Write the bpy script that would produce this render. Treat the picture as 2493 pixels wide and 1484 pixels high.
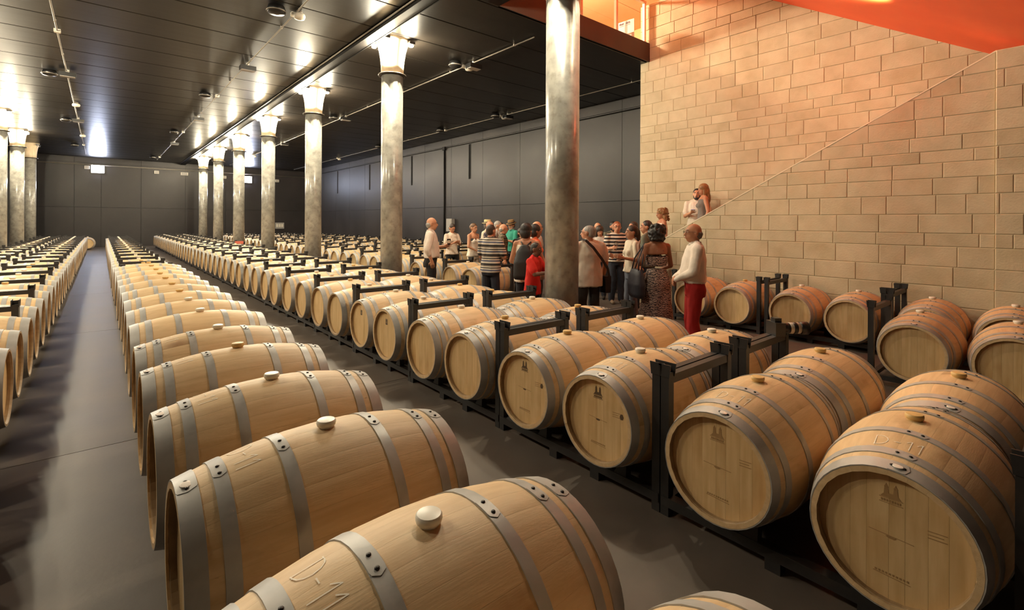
import bpy, bmesh, math, random
from mathutils import Vector, Matrix, noise as mnoise
random.seed(7)
for o in list(bpy.data.objects): bpy.data.objects.remove(o, do_unlink=True)
scene = bpy.context.scene
COL = scene.collection
R = math.radians

# ------------------------------------------------------------------ camera
TH = math.atan2(1000.5, 1180.0)
cam_d = bpy.data.cameras.new('camera'); cam = bpy.data.objects.new('camera', cam_d); COL.objects.link(cam)
cam_d.sensor_width = 36.0; cam_d.lens = 1180.0/2493.0*36.0
cam_d.shift_y = -(742-539)/2493.0; cam_d.clip_start = 0.05; cam_d.clip_end = 200
ROLL = 0.0055
cam.matrix_world = Matrix.Translation((0, 0, 1.64)) @ Matrix.Rotation(-TH, 4, 'Z') @ Matrix.Rotation(R(90), 4, 'X') @ Matrix.Rotation(ROLL, 4, 'Z')
scene.camera = cam
# ------------------------------------------------------------------ world, exposure
w = bpy.data.worlds.new('world'); scene.world = w; w.use_nodes = True
w.node_tree.nodes['Background'].inputs[0].default_value = (0.9, 0.72, 0.52, 1)
w.node_tree.nodes['Background'].inputs[1].default_value = 0.02
scene.view_settings.view_transform = 'Standard'; scene.view_settings.look = 'None'
scene.view_settings.gamma = 1.0; scene.view_settings.use_curve_mapping = False
scene.view_settings.exposure = 1.0
LAMP_W = 110.0           # each lamp at a column head
UPPER_W = 1000.0         # lamps of the upper floor
STAIR_W = 160.0          # lamp under the red soffit
WARM = (1.0, 0.89, 0.66)
def point_light(name, loc, watts, col, radius=0.05):
    l = bpy.data.lights.new(name, 'POINT'); l.energy = watts; l.color = col; l.shadow_soft_size = radius
    o = bpy.data.objects.new(name, l); o.location = loc; COL.objects.link(o); return o
point_light('upper_floor_light', (8.2, 9.2, 7.5), UPPER_W, (1.0, 0.80, 0.54), 0.15)
point_light('upper_floor_light', (7.0, 3.0, 8.0), UPPER_W*0.12, (1.0, 0.80, 0.54), 0.25)
sl_ = bpy.data.lights.new('stair_uplight', 'SPOT'); sl_.energy = STAIR_W; sl_.color = (1.0, 0.84, 0.62); sl_.spot_size = R(120); sl_.spot_blend = 0.6; sl_.shadow_soft_size = 0.06
so_ = bpy.data.objects.new('stair_uplight', sl_); so_.location = (7.5, 1.86, 4.30); so_.rotation_euler = (R(180), 0, 0); COL.objects.link(so_)

# ------------------------------------------------------------------ materials
def lin(c):
    return tuple(((x/255.0)/12.92 if x/255.0 <= 0.04045 else ((x/255.0+0.055)/1.055)**2.4) for x in c)
MATS = {}
def nmat(name, c1, c2=None, scale=4.0, stretch=(1, 1, 1), detail=4.0, rough=0.6, metal=0.0, spec=0.5, bump=0.0, bscale=None,
         objrand=0.0, coat=0.0, stain=None, stain_scale=2.0, stain_pos=(0.55, 0.7), rough_var=0.0, emit=None, estr=0.0, trans=0.0, coords='Object', lo=0.3, hi=0.7, speck=None):
    m = bpy.data.materials.new(name); m.use_nodes = True; nt = m.node_tree; N = nt.nodes; L = nt.links
    b = N['Principled BSDF']; MATS[name] = m
    b.inputs['Roughness'].default_value = rough; b.inputs['Metallic'].default_value = metal
    b.inputs['Specular IOR Level'].default_value = spec; b.inputs['Coat Weight'].default_value = coat
    if coat: b.inputs['Coat Roughness'].default_value = 0.12
    b.inputs['Transmission Weight'].default_value = trans
    b.inputs['Base Color'].default_value = (*c1, 1)
    if emit: b.inputs['Emission Color'].default_value = (*emit, 1); b.inputs['Emission Strength'].default_value = estr
    if c2 is None and not bump: return m
    tc = N.new('ShaderNodeTexCoord'); mp = N.new('ShaderNodeMapping'); mp.inputs['Scale'].default_value = stretch
    L.new(tc.outputs[coords], mp.inputs['Vector'])
    vec = mp.outputs[0]
    oi = N.new('ShaderNodeObjectInfo')
    if objrand:
        ad = N.new('ShaderNodeVectorMath'); ad.operation = 'MULTIPLY_ADD'
        cx = N.new('ShaderNodeCombineXYZ')
        for k in range(3): L.new(oi.outputs['Random'], cx.inputs[k])
        L.new(cx.outputs[0], ad.inputs[0]); ad.inputs[1].default_value = (37, 53, 71); L.new(vec, ad.inputs[2]); vec = ad.outputs[0]
    nz = N.new('ShaderNodeTexNoise'); nz.inputs['Scale'].default_value = scale; nz.inputs['Detail'].default_value = detail
    L.new(vec, nz.inputs['Vector'])
    if c2 is not None:
        rp = N.new('ShaderNodeValToRGB'); rp.color_ramp.elements[0].position = lo; rp.color_ramp.elements[1].position = hi
        rp.color_ramp.elements[0].color = (*c1, 1); rp.color_ramp.elements[1].color = (*c2, 1)
        L.new(nz.outputs['Fac'], rp.inputs[0]); col = rp.outputs[0]
        if stain:
            n2 = N.new('ShaderNodeTexNoise'); n2.inputs['Scale'].default_value = stain_scale; n2.inputs['Detail'].default_value = 5
            v2 = tc.outputs[coords]
            if objrand:
                a2 = N.new('ShaderNodeVectorMath'); a2.operation = 'ADD'; L.new(v2, a2.inputs[0]); L.new(ad.outputs[0], a2.inputs[1])
                a2b = N.new('ShaderNodeVectorMath'); a2b.operation = 'MULTIPLY_ADD'; L.new(cx.outputs[0], a2b.inputs[0]); a2b.inputs[1].default_value = (11, 17, 29); L.new(v2, a2b.inputs[2]); v2 = a2b.outputs[0]
            L.new(v2, n2.inputs['Vector'])
            r2 = N.new('ShaderNodeValToRGB'); r2.color_ramp.elements[0].position = stain_pos[0]; r2.color_ramp.elements[1].position = stain_pos[1]
            r2.color_ramp.elements[0].color = (1, 1, 1, 1); r2.color_ramp.elements[1].color = (*stain, 1)
            L.new(n2.outputs['Fac'], r2.inputs[0])
            mx = N.new('ShaderNodeMix'); mx.data_type = 'RGBA'; mx.blend_type = 'MULTIPLY'; mx.inputs[0].default_value = 1
            L.new(col, mx.inputs[6]); L.new(r2.outputs[0], mx.inputs[7]); col = mx.outputs[2]
        if speck:
            n4 = N.new('ShaderNodeTexNoise'); n4.inputs['Scale'].default_value = speck[0]; n4.inputs['Detail'].default_value = 6; n4.inputs['Roughness'].default_value = 0.7
            mp4 = N.new('ShaderNodeMapping'); mp4.inputs['Scale'].default_value = (0.6, 1.3, 1.3); L.new(v2 if stain else tc.outputs[coords], mp4.inputs['Vector']); L.new(mp4.outputs[0], n4.inputs['Vector'])
            r4 = N.new('ShaderNodeValToRGB'); r4.color_ramp.elements[0].position = speck[1]; r4.color_ramp.elements[1].position = speck[2]
            r4.color_ramp.elements[0].color = (1, 1, 1, 1); r4.color_ramp.elements[1].color = (*speck[3], 1)
            L.new(n4.outputs['Fac'], r4.inputs[0])
            m4 = N.new('ShaderNodeMix'); m4.data_type = 'RGBA'; m4.blend_type = 'MULTIPLY'; m4.inputs[0].default_value = 1
            L.new(col, m4.inputs[6]); L.new(r4.outputs[0], m4.inputs[7]); col = m4.outputs[2]
        if objrand:
            hs = N.new('ShaderNodeHueSaturation'); mr = N.new('ShaderNodeMapRange')
            mr.inputs[3].default_value = 1-objrand; mr.inputs[4].default_value = 1+objrand*0.6
            L.new(oi.outputs['Random'], mr.inputs[0]); L.new(mr.outputs[0], hs.inputs['Value']); L.new(col, hs.inputs['Color']); col = hs.outputs[0]
        L.new(col, b.inputs['Base Color'])
    if rough_var:
        mr = N.new('ShaderNodeMapRange'); mr.inputs[3].default_value = rough-rough_var; mr.inputs[4].default_value = rough+rough_var
        L.new(nz.outputs['Fac'], mr.inputs[0]); L.new(mr.outputs[0], b.inputs['Roughness'])
    if bump:
        n3 = N.new('ShaderNodeTexNoise'); n3.inputs['Scale'].default_value = bscale or scale*3; n3.inputs['Detail'].default_value = 4
        L.new(vec, n3.inputs['Vector'])
        bp = N.new('ShaderNodeBump'); bp.inputs['Strength'].default_value = bump; bp.inputs['Distance'].default_value = 0.01
        L.new(n3.outputs['Fac'], bp.inputs['Height']); L.new(bp.outputs[0], b.inputs['Normal'])
    return m

nmat('oak', lin((204, 170, 126)), lin((220, 189, 146)), scale=5, stretch=(0.7, 7, 7), rough=0.55, bump=0.08, bscale=30, objrand=0.10,
     stain=(0.60, 0.50, 0.40), stain_scale=2.6, stain_pos=(0.60, 0.80), speck=(11, 0.69, 0.76, (0.42, 0.34, 0.27)))
nmat('oak_stave', lin((204, 170, 126)), lin((220, 189, 146)), scale=5, stretch=(0.7, 7, 7), rough=0.55, bump=0.08, bscale=30, objrand=0.03,
     stain=(0.55, 0.45, 0.36), stain_scale=3.2, stain_pos=(0.60, 0.78), speck=(11, 0.68, 0.76, (0.40, 0.33, 0.26)))
nmat('oak_head', lin((200, 164, 112)), lin((220, 187, 138)), scale=4, stretch=(2, 8, 0.8), rough=0.6, objrand=0.07, stain=(0.78, 0.68, 0.55), stain_scale=3, stain_pos=(0.5, 0.8))
nmat('oak_chime', lin((150, 122, 88)), lin((176, 146, 108)), scale=14, rough=0.6)
nmat('hoop_steel', lin((158, 155, 151)), lin((182, 178, 174)), scale=9, rough=0.45, metal=0.12, rough_var=0.12, bump=0.05, bscale=25, stain=(0.72, 0.70, 0.68), stain_scale=6)
nmat('rivet_steel', lin((52, 46, 44)), rough=0.5, metal=0.6)
nmat('bung_white', lin((232, 224, 210)), rough=0.35)
nmat('bung_amber', lin((205, 165, 100)), lin((220, 185, 125)), scale=20, rough=0.5)
nmat('tag_white', lin((240, 226, 214)), rough=0.5)
nmat('chalk', lin((244, 234, 216)), rough=0.9)
nmat('stamp_ink', lin((88, 66, 42)), rough=0.8)
nmat('stamp_faint', lin((160, 124, 80)), rough=0.8)
nmat('sticker', lin((66, 58, 52)), rough=0.6)
nmat('rack_black', lin((34, 32, 32)), lin((46, 43, 42)), scale=7, rough=0.5, spec=0.4)
nmat('concrete_column', lin((136, 133, 125)), lin((176, 172, 162)), scale=6.0, detail=9, rough=0.30, spec=0.6, coat=0.35, bump=0.04, bscale=14, stain=(0.74, 0.72, 0.69), stain_scale=13, stain_pos=(0.52, 0.72))
nmat('capital_concrete', lin((214, 190, 156)), lin((232, 212, 180)), scale=5, stretch=(3, 3, 0.6), rough=0.6)
nmat('collar_metal', lin((70, 62, 54)), rough=0.4, metal=0.5)
nmat('lamp_glow', (1, 0.9, 0.75), rough=0.5, emit=(1.0, 0.84, 0.58), estr=22.0)
nmat('lamp_housing', lin((60, 56, 52)), rough=0.4, metal=0.3)
nmat('ceiling_panel', lin((26, 23, 20)), lin((32, 28, 24)), scale=1.2, stretch=(0.6, 6, 1), rough=0.34, spec=0.26, bump=0.06, bscale=3.0, rough_var=0.05)
nmat('ceiling_joint', lin((12, 11, 10)), rough=0.9)
nmat('dark_wall', lin((40, 37, 38)), lin((49, 45, 45)), scale=0.9, rough=0.42, spec=0.28, bump=0.06, bscale=4, rough_var=0.08)
nmat('dark_joint', lin((30, 27, 27)), rough=0.8)
nmat('slot_black', lin((10, 9, 9)), rough=0.9)
nmat('floor_concrete', lin((84, 75, 68)), lin((102, 92, 84)), scale=1.6, detail=8, rough=0.46, spec=0.24, bump=0.05, bscale=40, rough_var=0.08, coords='Generated' if False else 'Object')
nmat('floor_joint', lin((40, 36, 34)), rough=0.9)
nmat('block', lin((186, 170, 140)), lin((203, 188, 158)), scale=3.5, detail=8, rough=0.85, bump=0.35, bscale=45, objrand=0.06, stain=(0.84, 0.80, 0.72), stain_scale=1.6, stain_pos=(0.50, 0.80))
nmat('mortar', lin((174, 158, 128)), lin((186, 170, 140)), scale=12, rough=0.95)
nmat('red_plaster', lin((226, 78, 30)), lin((234, 92, 40)), scale=1.4, rough=0.55, bump=0.15, bscale=3)
nmat('orange_paint', lin((245, 184, 128)), lin((248, 194, 142)), scale=1.5, rough=0.6)
nmat('white_frame', lin((236, 222, 196)), rough=0.5)
nmat('slab_brown', lin((62, 44, 34)), lin((70, 50, 38)), scale=2, rough=0.6)
nmat('box_white', lin((232, 226, 214)), rough=0.5)
nmat('box_print', lin((84, 78, 110)), rough=0.6)
nmat('box_grey', lin((158, 152, 146)), rough=0.5)
nmat('conduit_grey', lin((140, 132, 122)), rough=0.4, metal=0.3)
nmat('conduit_dark', lin((24, 22, 21)), rough=0.6, spec=0.2)
nmat('coping_stone', lin((226, 212, 184)), rough=0.8)
nmat('black_plastic', lin((22, 21, 21)), rough=0.35)
nmat('white_plastic', lin((214, 206, 192)), rough=0.45)
nmat('exit_glow', (0.9, 0.92, 1), emit=(0.72, 0.78, 1.0), estr=90.0)
nmat('phone_glow', (0.5, 0.5, 1), emit=(0.5, 0.55, 1.0), estr=2.0)
nmat('glass_clear', (1, 1, 1), rough=0.02, trans=1.0)
nmat('wine_red', lin((70, 12, 20)), rough=0.1)
nmat('red_plastic', lin((190, 96, 78)), rough=0.5)
nmat('lens_grey', lin((196, 186, 172)), rough=0.4)
nmat('step_concrete', lin((150, 132, 104)), lin((168, 150, 120)), scale=6, rough=0.8)
M = MATS

# ------------------------------------------------------------------ mesh helpers
class MB:
    def __init__(s): s.v = []; s.f = []; s.mi = []; s.sm = []
    def add(s, vs, fs, mi=0, smooth=False):
        o = len(s.v); s.v.extend([tuple(v) for v in vs])
        for f in fs: s.f.append(tuple(i+o for i in f)); s.mi.append(mi); s.sm.append(smooth)
        return s
    def box(s, x0, x1, y0, y1, z0, z1, mi=0):
        vs = [(x, y, z) for z in (z0, z1) for y in (y0, y1) for x in (x0, x1)]
        return s.add(vs, [(0, 2, 3, 1), (4, 5, 7, 6), (0, 1, 5, 4), (2, 6, 7, 3), (0, 4, 6, 2), (1, 3, 7, 5)], mi)
    def lathe(s, prof, n=24, axis='z', mi=0, closed=False, cap=True, smooth=True, org=(0, 0, 0)):
        """prof: list of (r, h); revolved around axis through org"""
        vs = []; m = len(prof)
        for k in range(n):
            a = 2*math.pi*k/n; c = math.cos(a); d = math.sin(a)
            for r, h in prof:
                if axis == 'z': p = (r*c, r*d, h)
                elif axis == 'x': p = (h, r*c, r*d)
                else: p = (r*d, h, r*c)
                vs.append((p[0]+org[0], p[1]+org[1], p[2]+org[2]))
        fs = []
        rng = m if closed else m-1
        for k in range(n):
            k2 = (k+1) % n
            for j in range(rng):
                j2 = (j+1) % m
                fs.append((k*m+j, k2*m+j, k2*m+j2, k*m+j2))
        s.add(vs, fs, mi, smooth)
        if cap and not closed:
            o = len(s.v)-len(vs)
            s.f.append(tuple(o+k*m for k in range(n))[::-1]); s.mi.append(mi); s.sm.append(False)
            s.f.append(tuple(o+k*m+m-1 for k in range(n))); s.mi.append(mi); s.sm.append(False)
        return s
    def tube(s, pts, r, n=8, mi=0, smooth=True):
        pts = [Vector(p) for p in pts]; rs = r if isinstance(r, (list, tuple)) else [r]*len(pts)
        vs = []
        prev = None
        for i, p in enumerate(pts):
            t = (pts[min(i+1, len(pts)-1)]-pts[max(i-1, 0)]).normalized()
            if prev is None:
                up = Vector((0, 0, 1)) if abs(t.z) < 0.9 else Vector((1, 0, 0))
                a = t.cross(up).normalized()
            else:
                a = (prev-t*prev.dot(t)).normalized()
            prev = a; b = t.cross(a)
            for k in range(n):
                an = 2*math.pi*k/n
                vs.append(p+(a*math.cos(an)+b*math.sin(an))*rs[i])
        fs = []
        for i in range(len(pts)-1):
            for k in range(n):
                k2 = (k+1) % n
                fs.append((i*n+k, i*n+k2, (i+1)*n+k2, (i+1)*n+k))
        fs.append(tuple(range(n))[::-1]); fs.append(tuple((len(pts)-1)*n+k for k in range(n)))
        return s.add(vs, fs, mi, smooth)
    def ball(s, c, rad, nu=12, nv=8, mi=0, rot=None):
        if not isinstance(rad, (tuple, list)): rad = (rad, rad, rad)
        c = Vector(c); vs = []
        def P(x, y, z):
            p = Vector((x*rad[0], y*rad[1], z*rad[2]))
            if rot is not None: p = rot @ p
            return p+c
        for j in range(1, nv):
            ph = math.pi*j/nv
            for k in range(nu):
                a = 2*math.pi*k/nu
                vs.append(P(math.sin(ph)*math.cos(a), math.sin(ph)*math.sin(a), math.cos(ph)))
        vs.append(P(0, 0, 1)); vs.append(P(0, 0, -1)); fs = []
        for j in range(nv-2):
            for k in range(nu):
                k2 = (k+1) % nu
                fs.append((j*nu+k, (j+1)*nu+k, (j+1)*nu+k2, j*nu+k2))
        t = len(vs)-2; b = t+1
        for k in range(nu):
            k2 = (k+1) % nu
            fs.append((t, k, k2)); fs.append((b, (nv-2)*nu+k2, (nv-2)*nu+k))
        return s.add(vs, fs, mi, True)
    def prism(s, poly, d0, d1, axis='x', mi=0):
        """poly (a,b) extruded along axis from d0 to d1. axis x -> (d,a,b); y -> (a,d,b); z -> (a,b,d)"""
        def P(a, b, d): return (d, a, b) if axis == 'x' else ((a, d, b) if axis == 'y' else (a, b, d))
        n = len(poly); vs = [P(a, b, d0) for a, b in poly]+[P(a, b, d1) for a, b in poly]
        fs = [tuple(range(n))[::-1], tuple(range(n, 2*n))]+[(i, (i+1) % n, n+(i+1) % n, n+i) for i in range(n)]
        return s.add(vs, fs, mi)
    def mesh(s, name, mats):
        me = bpy.data.meshes.new(name); me.from_pydata(s.v, [], s.f)
        for m in (mats if isinstance(mats, (list, tuple)) else [mats]): me.materials.append(M[m] if isinstance(m, str) else m)
        me.polygons.foreach_set('material_index', s.mi); me.polygons.foreach_set('use_smooth', s.sm)
        bm = bmesh.new(); bm.from_mesh(me); bmesh.ops.recalc_face_normals(bm, faces=bm.faces[:]); bm.to_mesh(me); bm.free()
        me.update()
        return me
    def obj(s, name, mats, parent=None, loc=(0, 0, 0), rotz=0.0, sharp=None):
        me = s.mesh(name, mats)
        if sharp: me.set_sharp_from_angle(angle=R(sharp))
        return link(name, me, parent, loc, rotz)
def link(name, me, parent=None, loc=(0, 0, 0), rotz=0.0, rot=None):
    o = bpy.data.objects.new(name, me); COL.objects.link(o)
    o.location = loc
    o.rotation_euler = rot if rot is not None else (0, 0, rotz)
    if parent is not None: o.parent = parent
    return o
def empty(name, loc=(0, 0, 0), rotz=0.0, parent=None):
    o = bpy.data.objects.new(name, None); COL.objects.link(o); o.location = loc; o.rotation_euler = (0, 0, rotz)
    o.empty_display_size = 0.1
    if parent is not None: o.parent = parent
    return o
def tag(o, label, cat, group=None, kind=None):
    o['label'] = label; o['category'] = cat
    if group: o['group'] = group
    if kind: o['kind'] = kind
    return o
def struct(o, label=None, cat=None):
    o['kind'] = 'structure'
    if label: o['label'] = label
    if cat: o['category'] = cat
    return o
ORD = ['zeroth', 'first', 'second', 'third', 'fourth', 'fifth', 'sixth', 'seventh', 'eighth', 'ninth', 'tenth', 'eleventh', 'twelfth', 'thirteenth',
       'fourteenth', 'fifteenth', 'sixteenth', 'seventeenth', 'eighteenth', 'nineteenth', 'twentieth']

# ------------------------------------------------------------------ dimensions of the hall
ZC = 5.30                       # ceiling of the hall
XD, YF, XL, YB = 11.8, 38.0, -6.2, -4.5
XV, YV = 5.15, 6.42             # edges of the stairwell void
XP, XB = 8.40, 9.55             # parapet and back wall of the stair
COLS_Y = [4.32+4.77*k for k in range(7)]
CXR, CXL = 4.50, -2.62
#PART2
# ------------------------------------------------------------------ floor
floor = empty('floor'); struct(floor, 'smooth grey concrete floor cast in wide slabs', 'floor')
MB().box(XL, 14.0, YB, YF, -0.12, -0.012).obj('floor_joint', 'floor_joint', floor)
ys = [YB]+[4.58+4.77*k for k in range(-1, 7)]+[YF]
xs = [XL, -2.62, 4.5, 14.0]
for i in range(len(ys)-1):
    for j in range(len(xs)-1):
        g = 0.004
        MB().box(xs[j]+g, xs[j+1]-g, ys[i]+g, ys[i+1]-g, -0.05, 0.0).obj('floor_slab', 'floor_concrete', floor)

# ------------------------------------------------------------------ ceiling of dark panels
ceil = empty('ceiling'); struct(ceil, 'dark glossy ceiling of wide panels with thin joints', 'ceiling')
MB().box(XL, XV, YB, YF, ZC+0.03, ZC+0.09).box(XV, XD, YV+0.02, YF, ZC+0.03, ZC+0.09).obj('ceiling_deck', 'ceiling_joint', ceil)
PW = 1.10; y = YB; cache = {}
while y < YF-0.1:
    y1 = min(y+PW, YF)
    x1 = XV if y1 <= YV+0.6 else XD
    a0 = max(y, YV+0.03) if (x1 == XD and y < YV) else y
    key = (round(y1-a0, 3), x1)
    if key not in cache:
        m = MB(); g = 0.008; d = y1-a0
        m.prism([(g, ZC+0.03), (g, ZC+0.008), (g+0.01, ZC), (d-g-0.01, ZC), (d-g, ZC+0.008), (d-g, ZC+0.03)], XL, x1, 'x')
        cache[key] = m.mesh('ceiling_panel', 'ceiling_panel')
    link('ceiling_panel', cache[key], ceil, (0, a0, 0)); y = y1

# ------------------------------------------------------------------ dark walls with joints and slots
def panel_wall(name, label, along, fixed, spans, zs, normal, holes=()):
    """panels in a vertical plane; along 'y' at x=fixed or 'x' at y=fixed; normal = +-1 points into the room"""
    wob = empty(name); struct(wob, label, 'wall')
    s0, s1 = spans[0], spans[-1]
    def bx(a0, a1, z0, z1, d0, d1):
        lo, hi = sorted((fixed-normal*d0, fixed-normal*d1))
        return (lo, hi, a0, a1, z0, z1) if along == 'y' else (a0, a1, lo, hi, z0, z1)
    MB().box(*bx(s0, s1, zs[0], zs[-1], 0.05, 0.18)).obj('wall_backing', 'dark_joint', wob)
    for i in range(len(spans)-1):
        for k in range(len(zs)-1):
            a0, a1, z0, z1 = spans[i]+0.006, spans[i+1]-0.006, zs[k]+0.006, zs[k+1]-0.006
            hs = [h for h in holes if a0 < h[0] < a1 and z0 < (h[2]+h[3])/2 < z1]
            m = MB()
            if not hs: m.box(*bx(a0, a1, z0, z1, 0, 0.05))
            else:
                h = hs[0]; l, r_ = h[0]-h[1]/2, h[0]+h[1]/2
                m.box(*bx(a0, l, z0, z1, 0, 0.05)); m.box(*bx(r_, a1, z0, z1, 0, 0.05)); m.box(*bx(l, r_, z0, h[2], 0, 0.05)); m.box(*bx(l, r_, h[3], z1, 0, 0.05))
                s = MB().box(*bx(l, r_, h[2], h[3], 0.03, 0.05)); s.obj('slot', 'slot_black', wob)
            m.obj('wall_panel', 'dark_wall', wob)
    return wob
sy = [6.5, 8.88]+[8.88+2.3*k for k in range(1, 13)]+[YF]
slots = [(11.7+4.97*k, 0.17, 3.42, 4.88) for k in range(0, 6)]
panel_wall('wall_right', 'dark grey concrete wall behind the group, with tall black slots', 'y', XD, sy, [0, 2.27, 4.98, ZC], -1, slots)
fx = [XL, -3.6, -1.2, 0.0, 1.9, 4.2, 6.5, 8.8, XD]
panel_wall('wall_far', 'dark grey wall closing the far end of the barrel hall', 'x', YF, fx, [0, 2.35, 4.98, ZC], -1)
panel_wall('wall_left', 'dark wall along the left side of the hall', 'y', XL, [YB+4.25*k for k in range(11)], [0, 2.3, ZC], 1)
panel_wall('wall_back', 'dark wall behind the camera', 'x', YB, [XL, -1.5, 3.0, 7.5, 14.0], [0, 2.3, 5.3, 8.4], 1)
MB().box(XD-0.5, XD, 6.3, 6.48, 0, ZC).obj('wall_pier', 'dark_wall', None)
struct(bpy.data.objects['wall_pier'], 'dark pier behind the stair wall', 'wall')
# surface conduit on the walls
t = tag(MB().tube([(XD-0.03, 6.6, 4.92), (XD-0.03, YF-0.1, 4.92)], 0.018, 6).obj('wall_conduit', 'conduit_dark'), 'thin dark conduit running high along the right-hand dark wall', 'conduit')
t = tag(MB().tube([(XL+0.1, YF-0.04, 4.86), (XD-0.1, YF-0.04, 4.86)], 0.03, 6).obj('wall_conduit', 'conduit_grey'), 'grey conduit running high along the far end wall', 'conduit')
t = tag(MB().tube([(XD-0.03, 18.6, 0.0), (XD-0.03, 18.6, 4.9)], 0.035, 6).box(XD-0.10, XD-0.005, 18.5, 18.7, 4.82, 4.97).obj('wall_conduit', ['conduit_dark']), 'vertical dark conduit dropping down the dark wall', 'conduit')

# ------------------------------------------------------------------ block walls
def clip(poly, a, b, c):           # keep a*x+b*y+c >= 0
    out = []
    for i in range(len(poly)):
        p, q = poly[i], poly[(i+1) % len(poly)]
        dp, dq = a*p[0]+b*p[1]+c, a*q[0]+b*q[1]+c
        if dp >= 0: out.append(p)
        if (dp >= 0) != (dq >= 0):
            t_ = dp/(dp-dq); out.append((p[0]+(q[0]-p[0])*t_, p[1]+(q[1]-p[1])*t_))
    return out
def shrink(poly, d):
    cx = sum(p[0] for p in poly)/len(poly); cy = sum(p[1] for p in poly)/len(poly)
    n = len(poly); out = []
    ar = sum(poly[i][0]*poly[(i+1) % n][1]-poly[(i+1) % n][0]*poly[i][1] for i in range(n))
    sg = 1 if ar > 0 else -1
    res = poly
    for i in range(n):
        p, q = poly[i], poly[(i+1) % n]; ex, ey = q[0]-p[0], q[1]-p[1]; l = math.hypot(ex, ey)
        if l < 1e-6: continue
        nx, ny = -ey/l*sg, ex/l*sg
        res = clip(res, nx, ny, -(nx*p[0]+ny*p[1])-d)
        if len(res) < 3: return []
    return res
def area(poly):
    return abs(sum(poly[i][0]*poly[(i+1) % len(poly)][1]-poly[(i+1) % len(poly)][0]*poly[i][1] for i in range(len(poly))))/2
def block_wall(parent, x, outline, zs, seed, ylo, yhi, bl=0.53):
    """blocks on the plane x (facing -X) inside a convex outline of half planes (a,b,c)"""
    rnd = random.Random(seed)
    for k in range(len(zs)-1):
        y = ylo-rnd.uniform(0, 0.5)
        while y < yhi:
            l = rnd.choice([bl, bl, bl, bl*0.97, bl*0.55, bl*0.82]) ; y1 = y+l
            poly = [(y, zs[k]), (y1, zs[k]), (y1, zs[k+1]), (y, zs[k+1])]
            for h in outline:
                poly = clip(poly, *h)
                if len(poly) < 3: break
            y = y1
            if len(poly) < 3 or area(poly) < 0.004: continue
            outer = shrink(poly, 0.0025); inner = shrink(poly, 0.010)
            if len(outer) < 3: continue
            if len(inner) != len(outer): inner = None
            d = rnd.uniform(-0.0015, 0.002); m = MB(); n = len(outer)
            vs = [(x+0.012, a, b) for a, b in outer]
            if inner:
                vs += [(x-0.004-d, a, b) for a, b in outer]+[(x-0.010-d, a, b) for a, b in inner]
                fs = [(i, (i+1) % n, n+(i+1) % n, n+i) for i in range(n)]+[(n+i, n+(i+1) % n, 2*n+(i+1) % n, 2*n+i) for i in range(n)]+[tuple(range(2*n, 3*n))]
            else:
                vs += [(x-0.008-d, a, b) for a, b in outer]
                fs = [(i, (i+1) % n, n+(i+1) % n, n+i) for i in range(n)]+[tuple(range(n, 2*n))]
            m.add(vs, fs); m.obj('block', 'block', parent)
# stair parapet: rises towards the camera with the stair, then runs level
PSL = 0.532                                      # slope of the parapet top
def ptop(y): return min(1.457+PSL*(5.05-y), 3.77)
YL = 5.05-(3.77-1.457)/PSL                       # where it becomes level
YE = 6.15
par = empty('wall_parapet'); struct(par, 'pale block wall along the stair with a sloping top edge', 'wall')
MB().prism([(YE, 0), (YE, ptop(YE)), (YL, ptop(YL)), (YL, 0)], XP-0.002, XP+0.20, 'x').obj('wall_core', 'mortar', par)
cz = [0.0, 0.05, 0.31, 0.569, 0.826, 1.079, 1.344, 1.516, 1.765, 2.02, 2.24, 2.44, 2.598, 2.79, 3.04, 3.307, 3.53, 3.77]
block_wall(par, XP, [(0, 1, 0), (-PSL, -1, 1.457+PSL*5.05), (-1, 0, YE), (1, 0, -YL)], cz, 3, YL, YE)
dl = math.hypot(YE-YL, ptop(YL)-ptop(YE))
MB().prism([(YE, ptop(YE)-0.008), (YE, ptop(YE)+0.010), (YL, ptop(YL)+0.010), (YL, ptop(YL)-0.008)], XP-0.014, XP+0.21, 'x').obj('coping', 'coping_stone', par)
lan = empty('wall_landing'); struct(lan, 'pale block wall of the stair landing at the right edge', 'wall')
MB().box(XP-0.042, XP+0.20, YB, YL, 0, 3.77).obj('wall_core', 'mortar', lan)
block_wall(lan, XP-0.04, [(0, 1, 0), (0, -1, 3.77), (-1, 0, YL), (1, 0, 2.0)], cz, 5, -2.0, YL)
# back wall of the stair
ZBK = 6.62
bw = empty('wall_stair'); struct(bw, 'tall pale block wall behind the stair', 'wall')
MB().box(XB-0.002, XB+0.25, YB, YV+0.25, 0, ZBK).obj('wall_core', 'mortar', bw)
rz = random.Random(9); zz = [0.4]
while zz[-1] < ZBK: zz.append(min(zz[-1]+rz.choice([0.255, 0.255, 0.255, 0.175]), ZBK))
SS = 0.604                                       # slope of the red soffit: z = 4.03 + SS*(y-.85)
block_wall(bw, XB, [(0, 1, 0), (0, -1, ZBK), (-1, 0, YV+0.25), (1, 0, 0.2), (SS, -1, 4.03-SS*0.85+0.05), (PSL, 1, -(1.457+PSL*5.05)+1.5)], zz, 11, -0.2, YV+0.25)
# steps between the two walls
st = empty('stairs'); tag(st, 'flight of steps rising between the two pale block walls', 'stairs')
for i in range(18):
    y1 = 6.2-0.32*i
    MB().box(XP+0.215, XB-0.02, y1-0.34, y1, 0.17*i, 0.17*(i+1)).obj('step', 'step_concrete', st)
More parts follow.
